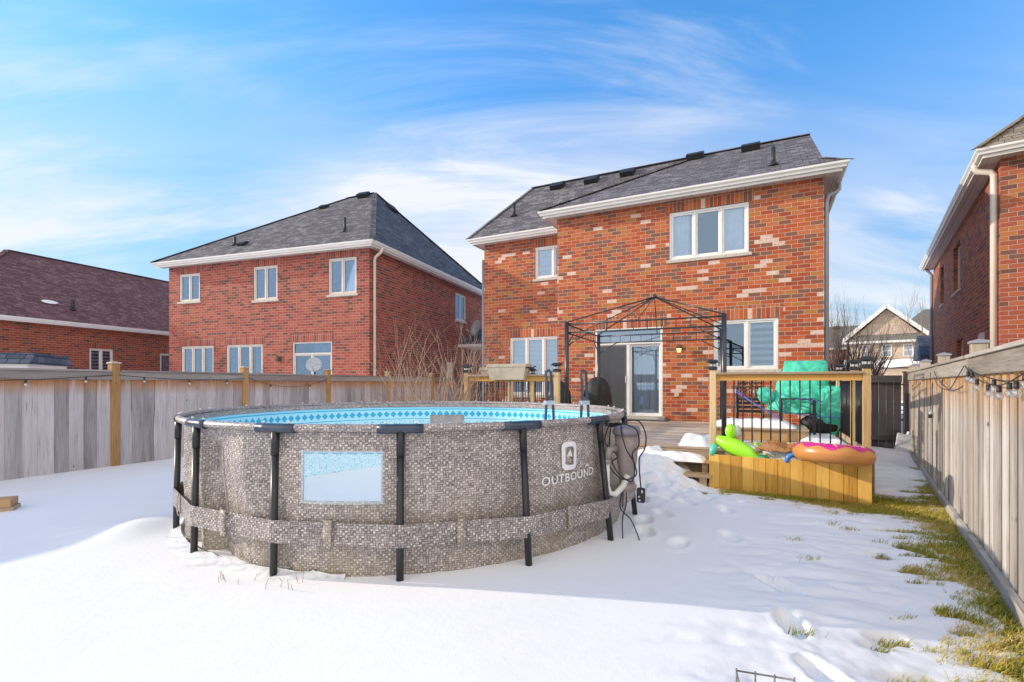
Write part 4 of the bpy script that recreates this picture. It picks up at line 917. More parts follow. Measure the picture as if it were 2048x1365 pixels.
# ------------------------------------------------------------------ DECK (frame of the main house)
dk = thing('deck', 'raised wooden deck of worn boards in front of the patio door', 'deck', MF[0], MF[1])
m = MB(); y = -5.5
while y < -.02:
    m.box(-6.45, y, .50, .05, min(y+.138, -.012), .54+random.uniform(-.0015, .0015)); y += .143
y = .01
while y < 1.4:
    m.box(-8.6, y, .50, -6.735, y+.138, .54); y += .143
m.build('deck_boards', 'wood_deck', dk, bevel=.003)
m = MB(); m.box(-6.45, -5.545, .27, .05, -5.505, .497); m.box(-6.45, -5.54, .03, .05, -5.508, .262); m.box(.055, -5.5, .0, .09, -.02, .497); m.build('rim_joist', 'wood_stair', dk)
m = MB()
for x in (-2.6,): m.box(x, -5.83, .335, -1.95, -5.56, .372); m.box(x-.05, -6.10, .165, -1.93, -5.80, .20)
m.build('step', 'wood_block', dk, bevel=.004)
m = MB(); m.box(-2.55, -5.80, .05, -2.47, -5.56, .333); m.box(-2.09, -5.80, .05, -2.01, -5.56, .333); m.box(-2.5, -6.06, .0, -2.4, -5.85, .163); m.box(-2.1, -6.06, .0, -2.0, -5.85, .163); m.build('stringer', 'wood_stair', dk)
mt = MB(); mt.box(-5.75, -.42, .545, -3.5, -.03, .57); o = mt.build('door_mat', 'mat_dark', None, bevel=.01); place(o, MF[0], MF[1]); tag(o, 'dark flat mat lying on the deck below the sliding door', 'mat')
mt = MB(); mt.box(-5.7, -.17, .572, -3.62, -.02, .66); mt.build('door_step', 'stone_sill', H)

def solar_post(par, x, y, z0=0.05, zt=1.74, mat='wood_post_new'):
    m = MB(); m.box(x-.045, y-.045, z0, x+.045, y+.045, zt); p_ = m.build('post', mat, par, bevel=.004)
    m = MB(); m.box(x-.058, y-.058, zt, x+.058, y+.058, zt+.045); m.box(x-.036, y-.036, zt+.045, x+.036, y+.036, zt+.10)
    m.box(x-.05, y-.05, zt+.1, x+.05, y+.05, zt+.112)
    r_ = .092; zz_ = zt+.112; m.add([(x-r_, y-r_, zz_), (x+r_, y-r_, zz_), (x+r_, y+r_, zz_), (x-r_, y+r_, zz_), (x-.05, y-.05, zz_+.045), (x+.05, y-.05, zz_+.045), (x+.05, y+.05, zz_+.045), (x-.05, y+.05, zz_+.045)],
        [(3, 2, 1, 0), (0, 1, 5, 4), (1, 2, 6, 5), (2, 3, 7, 6), (3, 0, 4, 7), (4, 5, 6, 7)], .5)
    c_ = m.build('solar_cap', 'black_plastic', p_)
    m = MB()
    for s in (-1, 1):
        m.box(x+s*.02-.014, y-.046, zt+.055, x+s*.02+.014, y-.037, zt+.092); m.box(x-.046, y+s*.02-.014, zt+.055, x-.037, y+s*.02+.014, zt+.092); m.box(x+.037, y+s*.02-.014, zt+.055, x+.046, y+s*.02+.014, zt+.092)
    m.build('lamp_lens', 'white_plastic', c_); return p_
def railrun(par, p0, p1, capmat='wood_cap', front=True, zb=.62, sp_=.122):
    p0, p1 = Vector(p0), Vector(p1); d = (p1-p0); L = d.length; d.normalize(); a, b = p0+d*.046, p1-d*.046
    m = MB(); m.beam((a.x, a.y, 1.683), (b.x, b.y, 1.683), .14, .034); m.build('cap_rail', capmat, par, bevel=.004)
    m = MB(); m.beam((a.x, a.y, 1.62), (b.x, b.y, 1.62), .045, .088); m.build('top_rail', 'wood_rail_new' if front else 'wood_stair', par, bevel=.003)
    m = MB(); m.beam((a.x, a.y, zb), (b.x, b.y, zb), .045, .088); m.build('bottom_rail', 'wood_stair', par, bevel=.003)
    n = max(1, round((b-a).length/sp_)-1)
    for k in range(n):
        q = a+(b-a)*((k+1)/(n+1)); m = MB(); m.tube([(q.x, q.y, zb+.04), (q.x, q.y, 1.58)], .0095, 7); m.build('baluster', 'black_metal', par)
YR = -5.62
rr = thing('deck_railing', 'wooden deck railing with black balusters and solar post caps, right of the steps', 'railing', MF[0], MF[1])
for x, y, mt_ in ((-1.95, YR, 'wood_post_new'), (-.02, YR, 'wood_post_new'), (-.02, YR+1.04, 'wood_post_new'), (-.02, YR+2.8, 'wood_post_new'), (-.02, -.35, 'wood_post_new')): solar_post(rr, x, y)
railrun(rr, (-1.95, YR), (-.02, YR))
for a, b in ((YR, YR+1.04), (YR+1.04, YR+2.8), (YR+2.8, -.35)): railrun(rr, (-.02, a), (-.02, b), 'wood_cap', False)
rl_ = thing('deck_railing', 'wooden deck railing with black balusters behind the pool, left of the steps, carrying beige planters', 'railing', MF[0], MF[1])
for x, y in ((-6.35, YR), (-4.5, YR), (-6.35, YR+1.83), (-6.35, YR+3.05), (-6.35, -1.0)): solar_post(rl_, x, y)
railrun(rl_, (-6.35, YR), (-4.5, YR)); railrun(rl_, (-6.35, YR), (-6.35, YR+1.83), front=False); railrun(rl_, (-6.35, YR+1.83), (-6.35, YR+3.05), front=False); railrun(rl_, (-6.35, YR+3.05), (-6.35, -1.0), front=False)

# box platform on the deck with its snow
bx = thing('box_platform', 'low boarded wooden box with snow on top, on the deck behind the right railing', 'box', MF[0], MF[1])
m = MB()
for k in range(11): m.box(-2.1+k*.1345, -4.02, .545, -2.1+k*.1345+.13, -4.0, .715)
for k in range(8): m.box(-.63, -4.0+k*.135, .545, -.61, -4.0+k*.135+.13, .715)
m.build('side_boards', 'wood_block', bx)
m = MB()
for k in range(8): m.box(-2.15, -4.06+k*.14, .72, -.58, -4.06+k*.14+.135, .755)
m.build('top_boards', 'wood_cap', bx, bevel=.003)
def snowpatch(name, label, fr_, fn, nu=40, nv=20, par=None):
    m = MB(); m.grid(fn, nu, nv); o = m.build(name, 'snow', par)
    if par is None:
        place(o, fr_[0], fr_[1]); tag(o, label, 'snow', kind='stuff')
    return o
def pile(x0, x1, y0, y1, z, h, seed, e=.18):
    def fn(u, v):
        x = x0+(x1-x0)*u; y = y0+(y1-y0)*v; k = min(1, min(u, 1-u)/e)*min(1, min(v, 1-v)/e)
        k = max(0, k)**.5; nn = noise.noise(Vector((x*2.2+seed, y*2.2, seed)))+.5*noise.noise(Vector((x*7+seed, y*7, 3)))
        jx = .05*noise.noise(Vector((x*5, y*5, seed+9))); return (x+jx, y+jx, z-.012+k*h*(1+.55*nn))
    return fn
snowpatch('snow_pile', 'snow lying on top of the low wooden box on the deck', MF, pile(-2.14, -.75, -4.0, -3.1, .757, .12, 3))
snowpatch('snow_pile', 'snow patch on the deck boards in front of the green tarp', MF, pile(-.72, -.08, -5.3, -2.6, .545, .09, 8))
snowpatch('snow_pile', 'snow strip on the deck between box and right railing', MF, pile(-2.0, -.7, -5.45, -4.75, .545, .06, 5))
snowpatch('snow_pile', 'small snow heap at the foot of the railing post by the steps', MF, pile(-2.5, -1.98, -5.45, -4.5, .545, .13, 12))
snowpatch('snow_pile', 'snow heap lying on the upper deck step', MF, pile(-2.95, -2.05, -5.86, -5.5, .36, .12, 21))

# ------------------------------------------------------------------ GAZEBO FRAME
gz = thing('gazebo_frame', 'black metal gazebo frame without its canopy, standing on the deck by the patio door', 'gazebo', MF[0], MF[1])
gx0, gx1, gy0, gy1, gzt = -4.76, -1.87, -4.45, -1.68, 2.75
GC = [(-4.75, -4.47), (-1.88, -4.36), (-2.11, -1.62), (-4.94, -1.72)]
if 1:
    for x, y in GC: m = MB(); m.tube([(x, y, .54), (x, y, gzt)], .042, 16); m.tube([(x, y, .54), (x, y, .56)], .09, 12); m.build('post', 'gazebo_metal', gz)
def side(p, q):
    p, q = Vector(p), Vector(q); d = (q-p).normalized(); a, b = p+d*.04, q-d*.04; m = MB()
    for z_ in (2.71, 2.54): m.tube([(a.x, a.y, z_), (b.x, b.y, z_)], .016, 8)
    n = 10
    for k in range(1, n+1): c_ = a+(b-a)*(k/(n+1)); m.tube([(c_.x, c_.y, 2.54), (c_.x, c_.y, 2.71)], .0075, 6)
    m.build('side_rail', 'gazebo_metal', gz)
    for e, s in ((a, 1), (b, -1)): m = MB(); m.tube([(e.x, e.y, 2.30), (e.x+d.x*s*.42, e.y+d.y*s*.42, 2.535)], .012, 7); m.build('corner_brace', 'gazebo_metal', gz)
for i in range(4): side(GC[i], GC[(i+1) % 4])
cxg, cyg = sum(p[0] for p in GC)/4+.10, sum(p[1] for p in GC)/4
for x, y in GC: m = MB(); m.tube([(x, y, gzt), (cxg, cyg, 3.36)], .014, 7); m.build('rafter', 'gazebo_metal', gz)
for x, y in [(GC[i][0]*(1-t)+GC[(i+1) % 4][0]*t, GC[i][1]*(1-t)+GC[(i+1) % 4][1]*t) for i, t in ((0, .48), (1, .5), (2, .5), (3, .5))]: m = MB(); m.tube([(x, y, 2.72), (cxg, cyg, 3.36)], .010, 6); m.build('rafter', 'gazebo_metal', gz)
m = MB(); m.lathe([(.06, 3.33), (.06, 3.38), (.02, 3.42)], 12, (cxg, cyg, 0)); m.build('roof_hub', 'gazebo_metal', gz)
for i, (x, y) in enumerate(((-2.62, -4.42), (-2.9, -1.68))):
    m = MB(); m.ball((x, y, 2.73), .035, 10, 8); o = m.build('ornament', 'red_plastic', None); place(o, MF[0], MF[1]); tag(o, ('red ball fixed on the front rail of the black gazebo', 'red ball fixed on the rear rail of the black gazebo')[i], 'ornament')

# ------------------------------------------------------------------ POOL
PR = 2.375
pool = thing('above_ground_pool', 'round above ground pool with grey wicker print wall and black legs, in the snow', 'swimming pool', (POOL[0], POOL[1], 0))
LEG = [-60+22.5*k for k in range(16)]
def splay(a):
    a = (a+180.01) % 360-180.01
    return .02+.11*min(1, max(0, (a+105)/60)) if a > -150 else .02
def wallR(a, z):
    """a in degrees"""
    f = ((a+60) % 22.5)/22.5; b = .016*math.sin(math.pi*f)*math.sin(math.pi*min(1, max(0, z/1.2)))
    r_ = PR-.035+b
    aa = (a+180) % 360-180
    k = max(0, min(1, (-99-aa)/6))*max(0, min(1, (aa+178)/8)); zc = min(1, max(0, (1.17-z)/.16))
    if k > 0:
        sh = aa+5*(z-.6)+2.5*noise.noise(Vector((z*2.0, aa*.05, 1)))
        fold = float(np.interp(sh, (-178, -152, -147, -139, -134, -127.5, -124, -112, -107, -101), (0, .0, -.07, .0, -.075, -.005, -.115, .012, -.03, .0)))
        f1 = noise.noise(Vector((aa*.30+z*.8, z*1.1, 2.0)))*.018+noise.noise(Vector((aa*.9+z*2.2, z*2.4, 7.0)))*.008
        if z < .4: f1 += .010*math.sin(z*85+aa*.2)*noise.noise(Vector((aa*.1, 0, 3)))*2
        r_ += k*zc*(fold+f1)
    if -98 < aa < -18: r_ += .010*noise.noise(Vector((aa*.35, z*2.2, 4.0)))
    return r_
def PC(a, z, dr=0.0): t = R(a); r_ = wallR(a, z)+dr; return (r_*math.cos(t), r_*math.sin(t), z)
WIN = ((-100.1, -85.9), (82, 96))
def inwin(a, z, e=0): return any(w0+e < ((a+180) % 360)-180 < w1-e for w0, w1 in WIN) and .68+e*.01 < z < 1.035-e*.01
NA, NZ = 720, 42
Z0, Z1 = 0.06, 1.20
m = MB(); m.grid(lambda u, v: PC(-180+360*u, Z0+(Z1-Z0)*v), NA, NZ, True, .5, uvfn=lambda u, v: (R(360*u)*PR, Z0+(Z1-Z0)*v), skip=lambda u, v: inwin(-180+360*u, Z0+(Z1-Z0)*v))
m.build('wall', 'wicker', pool)
m = MB(); m.grid(lambda u, v: PC(-180+360*u, .1+1.05*v, -.012), 360, 24, True, .5, uvfn=lambda u, v: (R(360*u)*PR, .1+1.05*v), skip=lambda u, v: inwin(-180+360*u, .1+1.05*v))
m.build('liner', 'liner', pool)
m = MB(); m.grid(lambda u, v: ((PR-.058)*math.cos(2*math.pi*u), (PR-.058)*math.sin(2*math.pi*u), 1.150+.055*v), 240, 2, True, .5, uvfn=lambda u, v: (2*math.pi*u*PR, 1.13+.09*v)); m.build('inner_sleeve', 'wicker_top', pool)
m = MB()
for w0, w1 in WIN:
    m.grid(lambda u, v, w0=w0, w1=w1: PC(w0-.2+(w1-w0+.4)*u, .672+.371*v, .004), 24, 6, True)
m.build('window', 'pool_window', pool)
m = MB()   # white border of the near window
for w0, w1 in WIN[:1]:
    for k in range(24):
        a0, a1 = w0-.3+(w1-w0+.6)*k/24, w0-.3+(w1-w0+.6)*(k+1)/24
        for z0, z1 in ((.664, .680), (1.033, 1.049)): m.add([PC(a0, z0, .014), PC(a1, z0, .014), PC(a1, z1, .014), PC(a0, z1, .014)], [(0, 1, 2, 3)], .5)
    for a0 in (w0-.3, w1-.1):
        m.add([PC(a0, .664, .009), PC(a0+.4, .664, .009), PC(a0+.4, 1.049, .009), PC(a0, 1.049, .009)], [(0, 1, 2, 3)], .5)
m.build('window_border', 'pool_window', pool)
# rim
for k in range(16):
    a0, a1 = LEG[k], LEG[k]+22.5; pts = [((PR)*math.cos(R(a0+(a1-a0)*j/10)), PR*math.sin(R(a0+(a1-a0)*j/10)), 1.215) for j in range(11)]
    m = MB(); vs = []
    n = 12
    def fn(u, v, a0=a0): t = R(a0+22.5*u); q = 2*math.pi*v; rr_ = PR+.030*math.cos(q); return (rr_*math.cos(t), rr_*math.sin(t), 1.212+.029*math.sin(q))
    m.grid(fn, 12, 14, True, .5, uvfn=lambda u, v, a0=a0: (R(a0+22.5*u)*PR, v*.24)); m.build('top_rail', 'wicker_top', pool)
for k, a in enumerate(LEG):
    m = MB(); m.tube([((PR+.006)*math.cos(R(a+d_)), (PR+.006)*math.sin(R(a+d_)), 1.206) for d_ in (-3.9, -2, 0, 2, 3.9)], .036, 14); m.build('rail_joint', 'navy_plastic', pool)
    m = MB(); r0, r1 = PR+.008, PR+.010+splay(a)
    P0 = Vector((r0*math.cos(R(a)), r0*math.sin(R(a)), 1.20)); P1 = Vector((r1*math.cos(R(a)), r1*math.sin(R(a)), .02)); m.tube([P0, P0+(P1-P0)*.16], .0295, 14); m.tube([P0+(P1-P0)*.16, P1], .027, 14)
    m.build('leg', 'black_metal', pool)
for a in LEG:
    for d_ in (-2.6, 2.6): m = MB(); m.ball(((PR+.0)*math.cos(R(a+d_)), PR*math.sin(R(a+d_)), 1.25), .009, 8, 5); m.build('rail_pin', 'white_metal', pool)
# strap around the legs
m = MB()
for k, a in enumerate(LEG):
    for j in range(8):
        t0, t1 = j/8, (j+1)/8; rr_ = PR+.040+splay(a)*.65; rB_ = PR+.040+splay(a+22.5)*.65
        zc = .43+.03*math.cos(R(a+125))
        pA, pB = Vector((rr_*math.cos(R(a)), rr_*math.sin(R(a)), 0)), Vector((rB_*math.cos(R(a+22.5)), rB_*math.sin(R(a+22.5)), 0))
        q0, q1 = pA+(pB-pA)*t0, pA+(pB-pA)*t1; zA = lambda a_: .435+.035*math.cos(R(a_+140))
        z0_, z1_ = zA(a+22.5*t0), zA(a+22.5*t1); hh_ = .082; U0, U1 = R(a+22.5*t0)*2.5, R(a+22.5*t1)*2.5
        m.add([(q0.x, q0.y, z0_-hh_), (q1.x, q1.y, z1_-hh_), (q1.x, q1.y, z1_+hh_), (q0.x, q0.y, z0_+hh_)], [(0, 1, 2, 3)], .5, False, [[(U0, z0_-hh_), (U1, z1_-hh_), (U1, z1_+hh_), (U0, z0_+hh_)]])
o = m.build('strap', 'wicker_band', pool); q = o.modifiers.new('t', 'SOLIDIFY'); q.thickness = .004
for k, a in enumerate(LEG):   # overlap loops where the strap is sewn to the wall
    m = MB(); a_ = a+9.5; zc = .435+.035*math.cos(R(a_+140)); m.grid(lambda u, v, a_=a_, zc=zc: ((PR+.012+splay(a_)*.6+.012*math.sin(math.pi*v))*math.cos(R(a_+1.5*u)), (PR+.012+splay(a_)*.6+.012*math.sin(math.pi*v))*math.sin(R(a_+1.5*u)), zc-.10+.2*v), 2, 6, True, .5, uvfn=lambda u, v, a_=a_: (R(a_+1.5*u)*2.5+.01, v*.2))
    o = m.build('strap_loop', 'wicker', pool); q = o.modifiers.new('t', 'SOLIDIFY'); q.thickness = .006
# printed badge and lettering on the wall
g = G('print_white'); g.col((.80, .80, .80)); g.set(Roughness=.5); M['print_white'] = g.m
m = MB(); ac, zc = -47.6, .925; hw, hh2 = .093, .118
def rrect(w_, h_, r_, n=8):
    o_ = []
    for cx2, cy2, s0 in ((w_-r_, h_-r_, 0), (-w_+r_, h_-r_, 90), (-w_+r_, -h_+r_, 180), (w_-r_, -h_+r_, 270)):
        for k in range(n+1): t = R(s0+90*k/n); o_.append((cx2+r_*math.cos(t), cy2+r_*math.sin(t)))
    return o_
O1, O2 = rrect(hw, hh2, .05), rrect(hw-.04, hh2-.045, .022)
aw = lambda x: ac+math.degrees(x/2.37)
vs = [PC(aw(x), zc+y, .014) for x, y in O1]+[PC(aw(x*(1+.12*math.sin(i*2.1))), zc+y*(1+.1*math.sin(i*1.7)), .014) for i, (x, y) in enumerate(O2)]
n = len(O1); m.add(vs, [(i, (i+1) % n, n+(i+1) % n, n+i) for i in range(n)], .5)
m.add([PC(aw(-.033), zc-.008, .014), PC(aw(0), zc+.002, .014), PC(aw(.036), zc-.012, .014), PC(aw(.006), zc+.052, .014)], [(0, 1, 3), (1, 2, 3)], .5)
m.build('badge', 'print_white', pool)
cu = bpy.data.curves.new('text', 'FONT'); cu.body = 'OUTBOUND'; cu.size = 1; cu.offset = .012; cu.space_character = 1.08; cu.resolution_u = 3
to = bpy.data.objects.new('tmp', cu); COL.objects.link(to); dg = bpy.context.evaluated_depsgraph_get(); tm = to.evaluated_get(dg).to_mesh()
bm = bmesh.new(); bm.from_mesh(tm); bmesh.ops.triangulate(bm, faces=bm.faces)
bmesh.ops.subdivide_edges(bm, edges=[e for e in bm.edges if e.calc_length() > .15], cuts=2, use_grid_fill=False); bmesh.ops.triangulate(bm, faces=bm.faces)
xs_ = [v.co.x for v in bm.verts]; ys_ = [v.co.y for v in bm.verts]; X0, X1, Y0, Y1 = min(xs_), max(xs_), min(ys_), max(ys_)
bm.verts.ensure_lookup_table(); vs = [PC(-55.2+(v.co.x-X0)/(X1-X0)*16.2, .705+.003*(v.co.x-X0)+(v.co.y-Y0)/(Y1-Y0)*.072, .014) for v in bm.verts]
m = MB(); m.add(vs, [tuple(v.index for v in f.verts) for f in bm.faces], .5); bm.free()
m.add([PC(-42.6, .80, .014), PC(-41.6, .835, .014), PC(-40.6, .80, .014), PC(-41.6, .812, .014)], [(0, 3, 1), (3, 2, 1)], .5)
m.build('lettering', 'print_white', pool)
cu2 = bpy.data.curves.new('text2', 'FONT'); cu2.body = 'TM'; to.data = cu2; dg = bpy.context.evaluated_depsgraph_get(); dg.update(); tm = to.evaluated_get(dg).to_mesh()
vv = [tuple(v.co) for v in tm.vertices]; ff = [tuple(p.vertices) for p in tm.polygons]
X0, X1 = min(p[0] for p in vv), max(p[0] for p in vv); m = MB(); m.add([PC(-44.9+(p[0]-X0)/(X1-X0)*1.1, 1.0+p[1]*.03, .014) for p in vv], ff, .5); m.build('lettering', 'print_white', pool)
bpy.data.objects.remove(to)
# snow lying inside, crumpled ground sheet outside
m = MB(); m.grid(lambda u, v: ((2.33*v)*math.cos(2*math.pi*u), (2.33*v)*math.sin(2*math.pi*u), .17+.03*noise.noise(Vector((v*3*math.cos(2*math.pi*u), v*3*math.sin(2*math.pi*u), 1)))), 64, 16)
o = m.build('pool_snow', 'snow', None); place(o, (POOL[0], POOL[1], 0)); tag(o, 'snow layer covering the floor inside the round pool', 'snow', kind='stuff')
m = MB()
def gsheet(u, v):
    a = -172+80*u; w_ = .0+.05*noise.noise(Vector((u*9, 0, 1)))+.03*math.sin(math.pi*u); r_ = 2.36+v*(.12+w_)
    z = .185-.07*v+.05*noise.noise(Vector((u*22+v*3, v*.8, 5)))*(.3+v*.5)+.012*abs(noise.noise(Vector((u*60+v*6, v*1.5, 2))))
    if a > -120: z -= .03*(a+120)/40
    return (r_*math.cos(R(a)), r_*math.sin(R(a)), z)
m.grid(gsheet, 420, 12, True); o = m.build('ground_sheet', 'tarp_white', pool)
m = MB()
for k in range(14):
    a = random.uniform(-112, -98); r_ = random.uniform(2.45, 2.62); p0 = Vector((r_*math.cos(R(a)), r_*math.sin(R(a)), .12)); m.tube([p0, p0+Vector((random.uniform(-.03, .03), random.uniform(-.02, .02), random.uniform(.04, .09)))], .002, 4)
o = m.build('dry_grass', 'bark_twig', None); place(o, (POOL[0], POOL[1], 0)); tag(o, 'few dry grass stalks poking out beside the pool leg', 'grass', kind='stuff')

# pool ladder
ld = thing('pool_ladder', 'dark A frame pool ladder rails rising out of the pool', 'ladder', (0, 0, 0))
for (ax, ay), (bx_, by) in (((.365, 6.0), (.535, 6.12)), ((.79, 6.0), (.96, 6.12))):
    pts = [(ax, ay, .2), (ax+.045, ay+.02, 1.2), (ax+.055, ay+.03, 1.55)]
    for k in range(9): t = math.pi*(1-k/8); pts.append(((ax+bx_)/2-.01+.035*math.cos(t), (ay+by)/2+.02*math.cos(t), 1.645+.045*math.sin(t)))
    pts += [(bx_-.055, by-.03, 1.55), (bx_-.03, by-.02, 1.2), (bx_+.0, by, .2)]
    m = MB(); m.tube(pts, .017, 10); m.build('side_rail', 'navy_plastic', ld)
    m = MB(); m.beam((ax+.03, ay+.02, 1.30), (bx_-.03, by-.02, 1.30), .05, .05); m.build('hinge_bracket', 'dish', ld)
for z in (.45, .70, .95): m = MB(); m.beam((.40, 5.99, z), (.83, 5.99, z), .07, .03); m.build('rung', 'navy_plastic', ld)

# filter pump hanging at the right of the pool
fp = thing('filter_pump', 'taupe filter pump canister hanging outside the pool with white hoses', 'pump', (1.06, 4.62, 0), R(-35))
m = MB(); m.lathe([(.062, .60), (.066, .66), (.088, .80), (.105, .95), (.112, 1.06)], 20); m.build('canister', 'grey_plastic', fp)
m = MB(); m.lathe([(.112, 1.06), (.128, 1.065), (.128, 1.10), (.11, 1.135), (.04, 1.15)], 20); m.build('lid', 'grey_lid', fp)
m = MB(); m.lathe([(.085, .55), (.09, .60), (.062, .615)], 16); m.build('base', 'grey_plastic', fp)
m = MB(); m.tube([(-.06, -.12, .94), (-.09, -.20, .93), (-.10, -.22, .84)], .033, 12); m.lathe([(.043, .82), (.043, .85)], 12, (-.10, -.22, 0)); m.build('elbow', 'grey_plastic', fp)
m = MB(); m.tube([(-.10, -.22, .84), (-.10, -.22, .62), (-.085, -.20, .545), (-.05, -.15, .53), (.0, -.08, .60), (.03, -.05, .70)], .028, 12); m.build('hose', 'white_pipe', fp)
m = MB(); m.box(-.19, .02, 1.12, -.02, .06, 1.16); m.tube([(-.16, -.09, 1.15), (-.22, -.0, 1.2)], .012, 6); m.build('bracket', 'black_metal', fp)
cb = thing('power_cord', 'black power cord looped over the filter pump with a plug box on its end', 'cord', (1.06, 4.62, 0), R(-35))
rq = random.Random(4)
def curl(pts, r=.0065):
    # Catmull-Rom through the points
    P_ = [Vector(p) for p in pts]; P_ = [P_[0]]+P_+[P_[-1]]; o_ = []
    for i in range(1, len(P_)-2):
        for k in range(8):
            t = k/8; a, b, c, d = P_[i-1], P_[i], P_[i+1], P_[i+2]
            o_.append(.5*((2*b)+(-a+c)*t+(2*a-5*b+4*c-d)*t*t+(-a+3*b-3*c+d)*t**3))
    o_.append(P_[-2]); return o_
m = MB(); m.tube(curl([(-.12, -.10, 1.17), (-.15, -.15, 1.0), (-.02, -.17, .88), (-.10, -.17, .80), (.02, -.17, .68), (.13, -.10, .72), (.10, -.12, .90), (.14, -.06, .98), (.13, -.10, 1.12), (.0, -.12, 1.17), (-.09, -.14, 1.14), (-.10, -.15, .90), (-.02, -.17, .74), (.10, -.13, .66), (.12, -.13, .82), (.05, -.15, .96), (.0, -.12, 1.16), (.10, .02, 1.19), (.19, -.03, 1.08), (.19, -.05, .95), (.15, -.08, .85), (.165, -.08, .60)]), .0062, 6); m.build('cable', 'cable', cb)
m = MB(); m.box(.13, -.10, .47, .20, -.055, .60); m.build('plug_box', 'black_plastic', cb, bevel=.008)
m = MB(); m.box(.178, -.103, .56, .19, -.099, .585); m.box(.15, -.103, .52, .165, -.099, .532); m.box(.155, -.103, .487, .17, -.099, .50); m.build('plug_label', 'white_plastic', cb)
m = MB(); m.tube(curl([(.0, -.02, .56), (.02, -.06, .44), (.0, -.10, .30), (.03, -.16, .12)]), .006, 6); m.tube(curl([(-.02, -.04, .56), (-.03, -.08, .40), (.08, -.09, .30), (.17, -.12, .14)]), .006, 6); m.build('cable', 'cable', cb)

# ------------------------------------------------------------------ PLANTER BOX AND POOL TOYS
PA, PB = Vector((2.87, 7.29, 0)), Vector((4.48, 6.22, 0)); pd = (PB-PA); PLn = pd.length; pa = math.atan2(pd.y, pd.x)
pb = thing('planter_box', 'golden board planter box filled with pool floats, in front of the deck railing', 'planter', tuple(PA), pa)
m = MB(); n = 13
for k in range(n): m.box(k*PLn/n+.002, 0, -.06, (k+1)*PLn/n-.002, .022, .505+random.uniform(-.003, .003))
m.build('front_boards', 'wood_planter', pb, bevel=.003)
m = MB(); m.box(PLn-.022, .024, -.06, PLn, .42, .50); m.build('end_board', 'wood_planter', pb); m = MB(); m.box(-.002, .024, -.06, .02, .42, .50); m.build('end_board', 'wood_planter', pb)
m = MB(); m.box(.02, .40, .0, PLn-.023, .42, .50); m.build('back_board', 'wood_stair', pb)
m = MB(); m.grid(lambda u, v: (.021+(PLn-.045)*u, .023+.375*v, .40+.04*noise.noise(Vector((u*8, v*4, 0)))), 30, 8); m.build('fill', 'log', pb)
def PW(x, y, z): return (x, y, z)
# doughnut shaped float
dn = thing('ring_float', 'orange inflatable ring with magenta wavy icing print, resting on the planter corner', 'pool float', (4.06, 6.33, .645), pa)
dn.rotation_euler = (R(-6), R(2), pa)
def tor(a, b, Rm=.318, r=.130, e=0, sq=.92):
    rr_ = r+e; wr = .010*math.sin(a*70) if math.cos(b) > .5 else 0
    rr_ += wr*(1-abs(math.sin(b))); return ((Rm+rr_*math.cos(b))*math.cos(a), (Rm+rr_*math.cos(b))*math.sin(a), rr_*math.sin(b)*sq)
m = MB(); m.grid(lambda u, v: tor(u*2*math.pi, v*2*math.pi), 140, 28); m.build('ring', 'vinyl_orange', dn)
m = MB()
def ic(u, v):
    a = u*2*math.pi; lo = R(38)+R(14)*math.sin(a*9)+R(7)*math.sin(a*5+1); hi = R(200)+R(10)*math.sin(a*7); return tor(a, lo+(hi-lo)*v, e=.003)
m.grid(ic, 160, 14); m.build('icing', 'vinyl_magenta', dn)
for nm, mt_, sd in (('sprinkles', 'sprinkle_yellow', 1), ('sprinkles', 'sprinkle_white', 2)):
    m = MB(); rq = random.Random(sd)
    for k in range(26):
        a, b = rq.uniform(0, 6.28), R(rq.uniform(58, 130)); p = Vector(tor(a, b, e=.004)); nrm = Vector((math.cos(a)*math.cos(b), math.sin(a)*math.cos(b), math.sin(b))); t_ = nrm.orthogonal().normalized(); t_.rotate(Matrix.Rotation(rq.uniform(0, 3.1), 3, nrm)); m.beam(p-t_*.03, p+t_*.03, .013, .004, nrm)
    m.build(nm, mt_, dn)
# lime lounge float
lf = thing('lounge_float', 'lime green inflatable lounger with a round pillow, at the left end of the planter', 'pool float', (2.87, 7.29, 0), pa)
def lime(u, v):
    t = u; cx3 = .10+.56*t; cz = .705-.22*t**.8+.02*math.sin(t*3); r_ = .125*math.sin(math.pi*min(.98, max(.04, t*.9+.08)))**.45*(1+.035*math.sin(t*170)*(1 if math.sin(2*math.pi*v) < .3 else .2)); q_ = 2*math.pi*v
    return (cx3+.35*r_*math.cos(q_), .16+.9*r_*math.cos(q_)*.9-.10*t, cz+r_*math.sin(q_))
m = MB(); m.grid(lime, 90, 18); m.build('body', 'vinyl_lime', lf, fixn=True)
m = MB(); m.ball((.265, .17, .84), .105, 18, 12, (.72, .75, 1.0)); m.build('pillow', 'vinyl_lime', lf)
m = MB(); m.ball((.345, .20, .84), .095, 14, 10, (.6, .7, .95)); m.ball((.42, .22, .62), .12, 14, 10, (1.5, .6, .55)); m.build('clear_panel', 'vinyl_clear', lf)
def pfl(name, label, build_, mat, cat='pool float'):
    m = MB(); build_(m); o = m.build(name, mat, None); place(o, (PA.x, PA.y, 0), pa); tag(o, label, cat); return o
pfl('green_float', 'small green and white inflated tube standing at the planter left corner', lambda m: m.tube([(.03, .02, .49), (.05, .03, .56), (.06, .06, .62), (.07, .10, .64)], [.035, .05, .045, .02], 12), 'vinyl_turq')
pfl('flat_float', 'flat green and white vinyl lying in the planter beside the lime float', lambda m: m.ball((.55, .12, .50), .2, 18, 10, (1.2, .55, .24)), 'vinyl_green')
